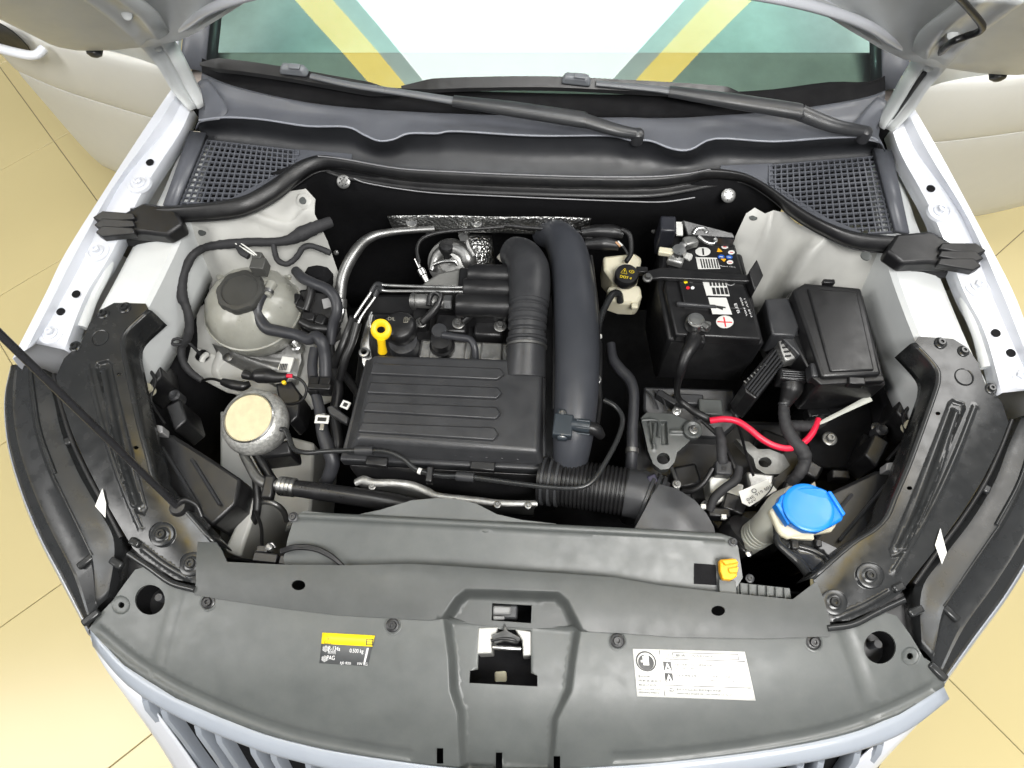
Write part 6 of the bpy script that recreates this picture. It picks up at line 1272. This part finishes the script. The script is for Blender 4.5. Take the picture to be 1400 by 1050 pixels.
# generic dark machinery in the depths
dm = T('gearbox', 'dark gearbox casing deep below the battery tray', 'gearbox', P(960, 620, .5))
prism('casing', [(860, 570, .62), (1100, 575, .62), (1110, 690, .60), (860, 690, .60)], .62, .42, black_pl, dm, bevel=.012)
for (u, v, w, h, a) in ((900, 660, 30, 26, 10), (940, 650, 34, 30, -15), (1060, 600, 40, 18, 20), (935, 680, 26, 18, 0), (1085, 672, 30, 24, 15), (1110, 640, 28, 22, 30)): pbox('lug', u, v, .665, w, h, .05, black_pl, dm, ang=a, bevel=.006)
tube('pipe', [(918, 640, .68), (924, 656, .69), (926, 672, .70), (921, 690, .70)], 6, steel, dm, seg=8); tube('pipe', [(934, 672, .70), (948, 670, .71), (962, 660, .72), (975, 640, .73)], 8, rubber, dm, seg=10)
for (u, v) in ((925, 662), (1082, 655), (965, 690)): bolt(u, v, .70, 6, dm, steel, 'hex')
tube('cable', [(1000, 560, .70), (1012, 590, .71), (1020, 620, .73), (1030, 650, .75)], 4, rubber, dm, seg=8); tube('cable', [(960, 575, .72), (985, 600, .72), (1000, 630, .73), (1006, 645, .73)], 6, rubber, dm, seg=8)
bw = T('wing_hardware', 'dark bolts and clips on the inner wing beside the fuse box', 'bracket', P(1150, 580, .6))
prism('panel', [(1100, 545, .66), (1190, 545, .66), (1200, 640, .64), (1110, 640, .64)], .66, .55, void_pl, bw, bevel=.004)
bolt(1134, 600, .70, 10, bw, steel, 'hex'); bolt(1199, 585, .70, 8, bw, steel, 'torx')
for (u, v, w, h, a) in ((1120, 562, 30, 14, -10), (1180, 610, 10, 36, 25), (1150, 648, 24, 12, 0)): pbox('clip', u, v, .69, w, h, .03, black_pl, bw, ang=a, bevel=.003)
# --- washer filler
wf = T('washer_filler', 'translucent washer filler neck with a bright blue flip cap', 'washer filler', P(1060, 730, .7))
tube('neck', [(1022, 742, .70), (1036, 730, .74), (1054, 716, .78), (1074, 702, .81), (1092, 696, .83)], [34, 38, 46, 62, 66], M('frosted_plastic', (.50, .50, .44), .4, var=.05, sss=.2), wf, seg=26)
ribbed('thread', [(1030, 734, .725), (1044, 724, .76)], [40, 42], MATS['frosted_plastic'], wf, rings=4, depth=.05)
prism('rim', [(1052, 696, .845), (1068, 690, .85), (1140, 706, .85), (1146, 716, .848), (1138, 726, .845), (1078, 736, .84), (1066, 730, .84)], .85, .825, cream, wf, bevel=.005)
capo = [(1062, 690, .872), (1068, 677, .874), (1082, 668, .876), (1100, 665, .877), (1122, 666, .877), (1131, 670, .877), (1153, 703, .872), (1154, 710, .871), (1140, 718, .870), (1120, 727, .868), (1102, 726, .868), (1080, 714, .869), (1068, 702, .870)]
cap = prism('cap', capo, .87, .846, blue_pl, wf, bevel=.005, bseg=4)
lathe('cap_disc', [(.041, -.004), (.041, .0015), (.039, .003), (.034, .0035), (.001, .003)], P(1105, 694, .8745) + Vector((0, 0, 0)), blue_pl, cap, axis=(.03, .10, 1), seg=44)
prism('cap_lip', [(1132, 671, .882), (1137, 671, .882), (1157, 702, .877), (1153, 706, .877)], .88, .862, blue_pl, cap, bevel=.002); prism('cap_lip', [(1060, 688, .873), (1066, 686, .874), (1082, 714, .871), (1078, 718, .869)], .873, .850, blue_pl, cap, bevel=.002)
pbox('rim_tab', 1098, 732, .838, 30, 9, .012, cream, wf, bevel=.002)
fh = T('filler_holder', 'gloss black holder arm below the blue washer cap', 'bracket', P(1085, 755, .8))
tube('arm', [(1060, 712, .82), (1062, 728, .825), (1064, 742, .83), (1078, 756, .835), (1094, 770, .84), (1106, 786, .85)], [8, 10, 11, 12, 14, 14], gloss_bk, fh, seg=12)
plate('arm_plate', [(1064, 736, .825), (1090, 738, .825), (1124, 740, .825), (1150, 752, .825), (1136, 768, .83), (1108, 786, .845), (1086, 762, .83)], gloss_bk, fh, step=.007, thick=.004, z0=.83, feats=[([(1085, 745), (1110, 752), (1125, 760)], .006, .006, 1)])
pbox('tab', 1088, 744, .84, 10, 12, .02, black_pl, fh, bevel=.002); pbox('tab', 1120, 742, .84, 8, 10, .02, black_pl, fh, bevel=.002)
nk = T('filler_boot', 'black rubber boot around the foot of the washer filler', 'boot', P(1020, 730, .7))
lathe('boot', [(.034, -.05), (.036, -.02), (.030, .0), (.022, .004)], P(1018, 722, .72), rubber, nk, axis=(.3, .4, .8), seg=20)
tube('small_pipe', [(1008, 742, .76), (1014, 750, .77), (1022, 756, .77)], 7, black_pl, nk, seg=10); lathe('pipe_cap', [(.005, 0), (.006, .005), (.002, .007)], P(1023, 757, .775), alu_sm, nk, seg=12)
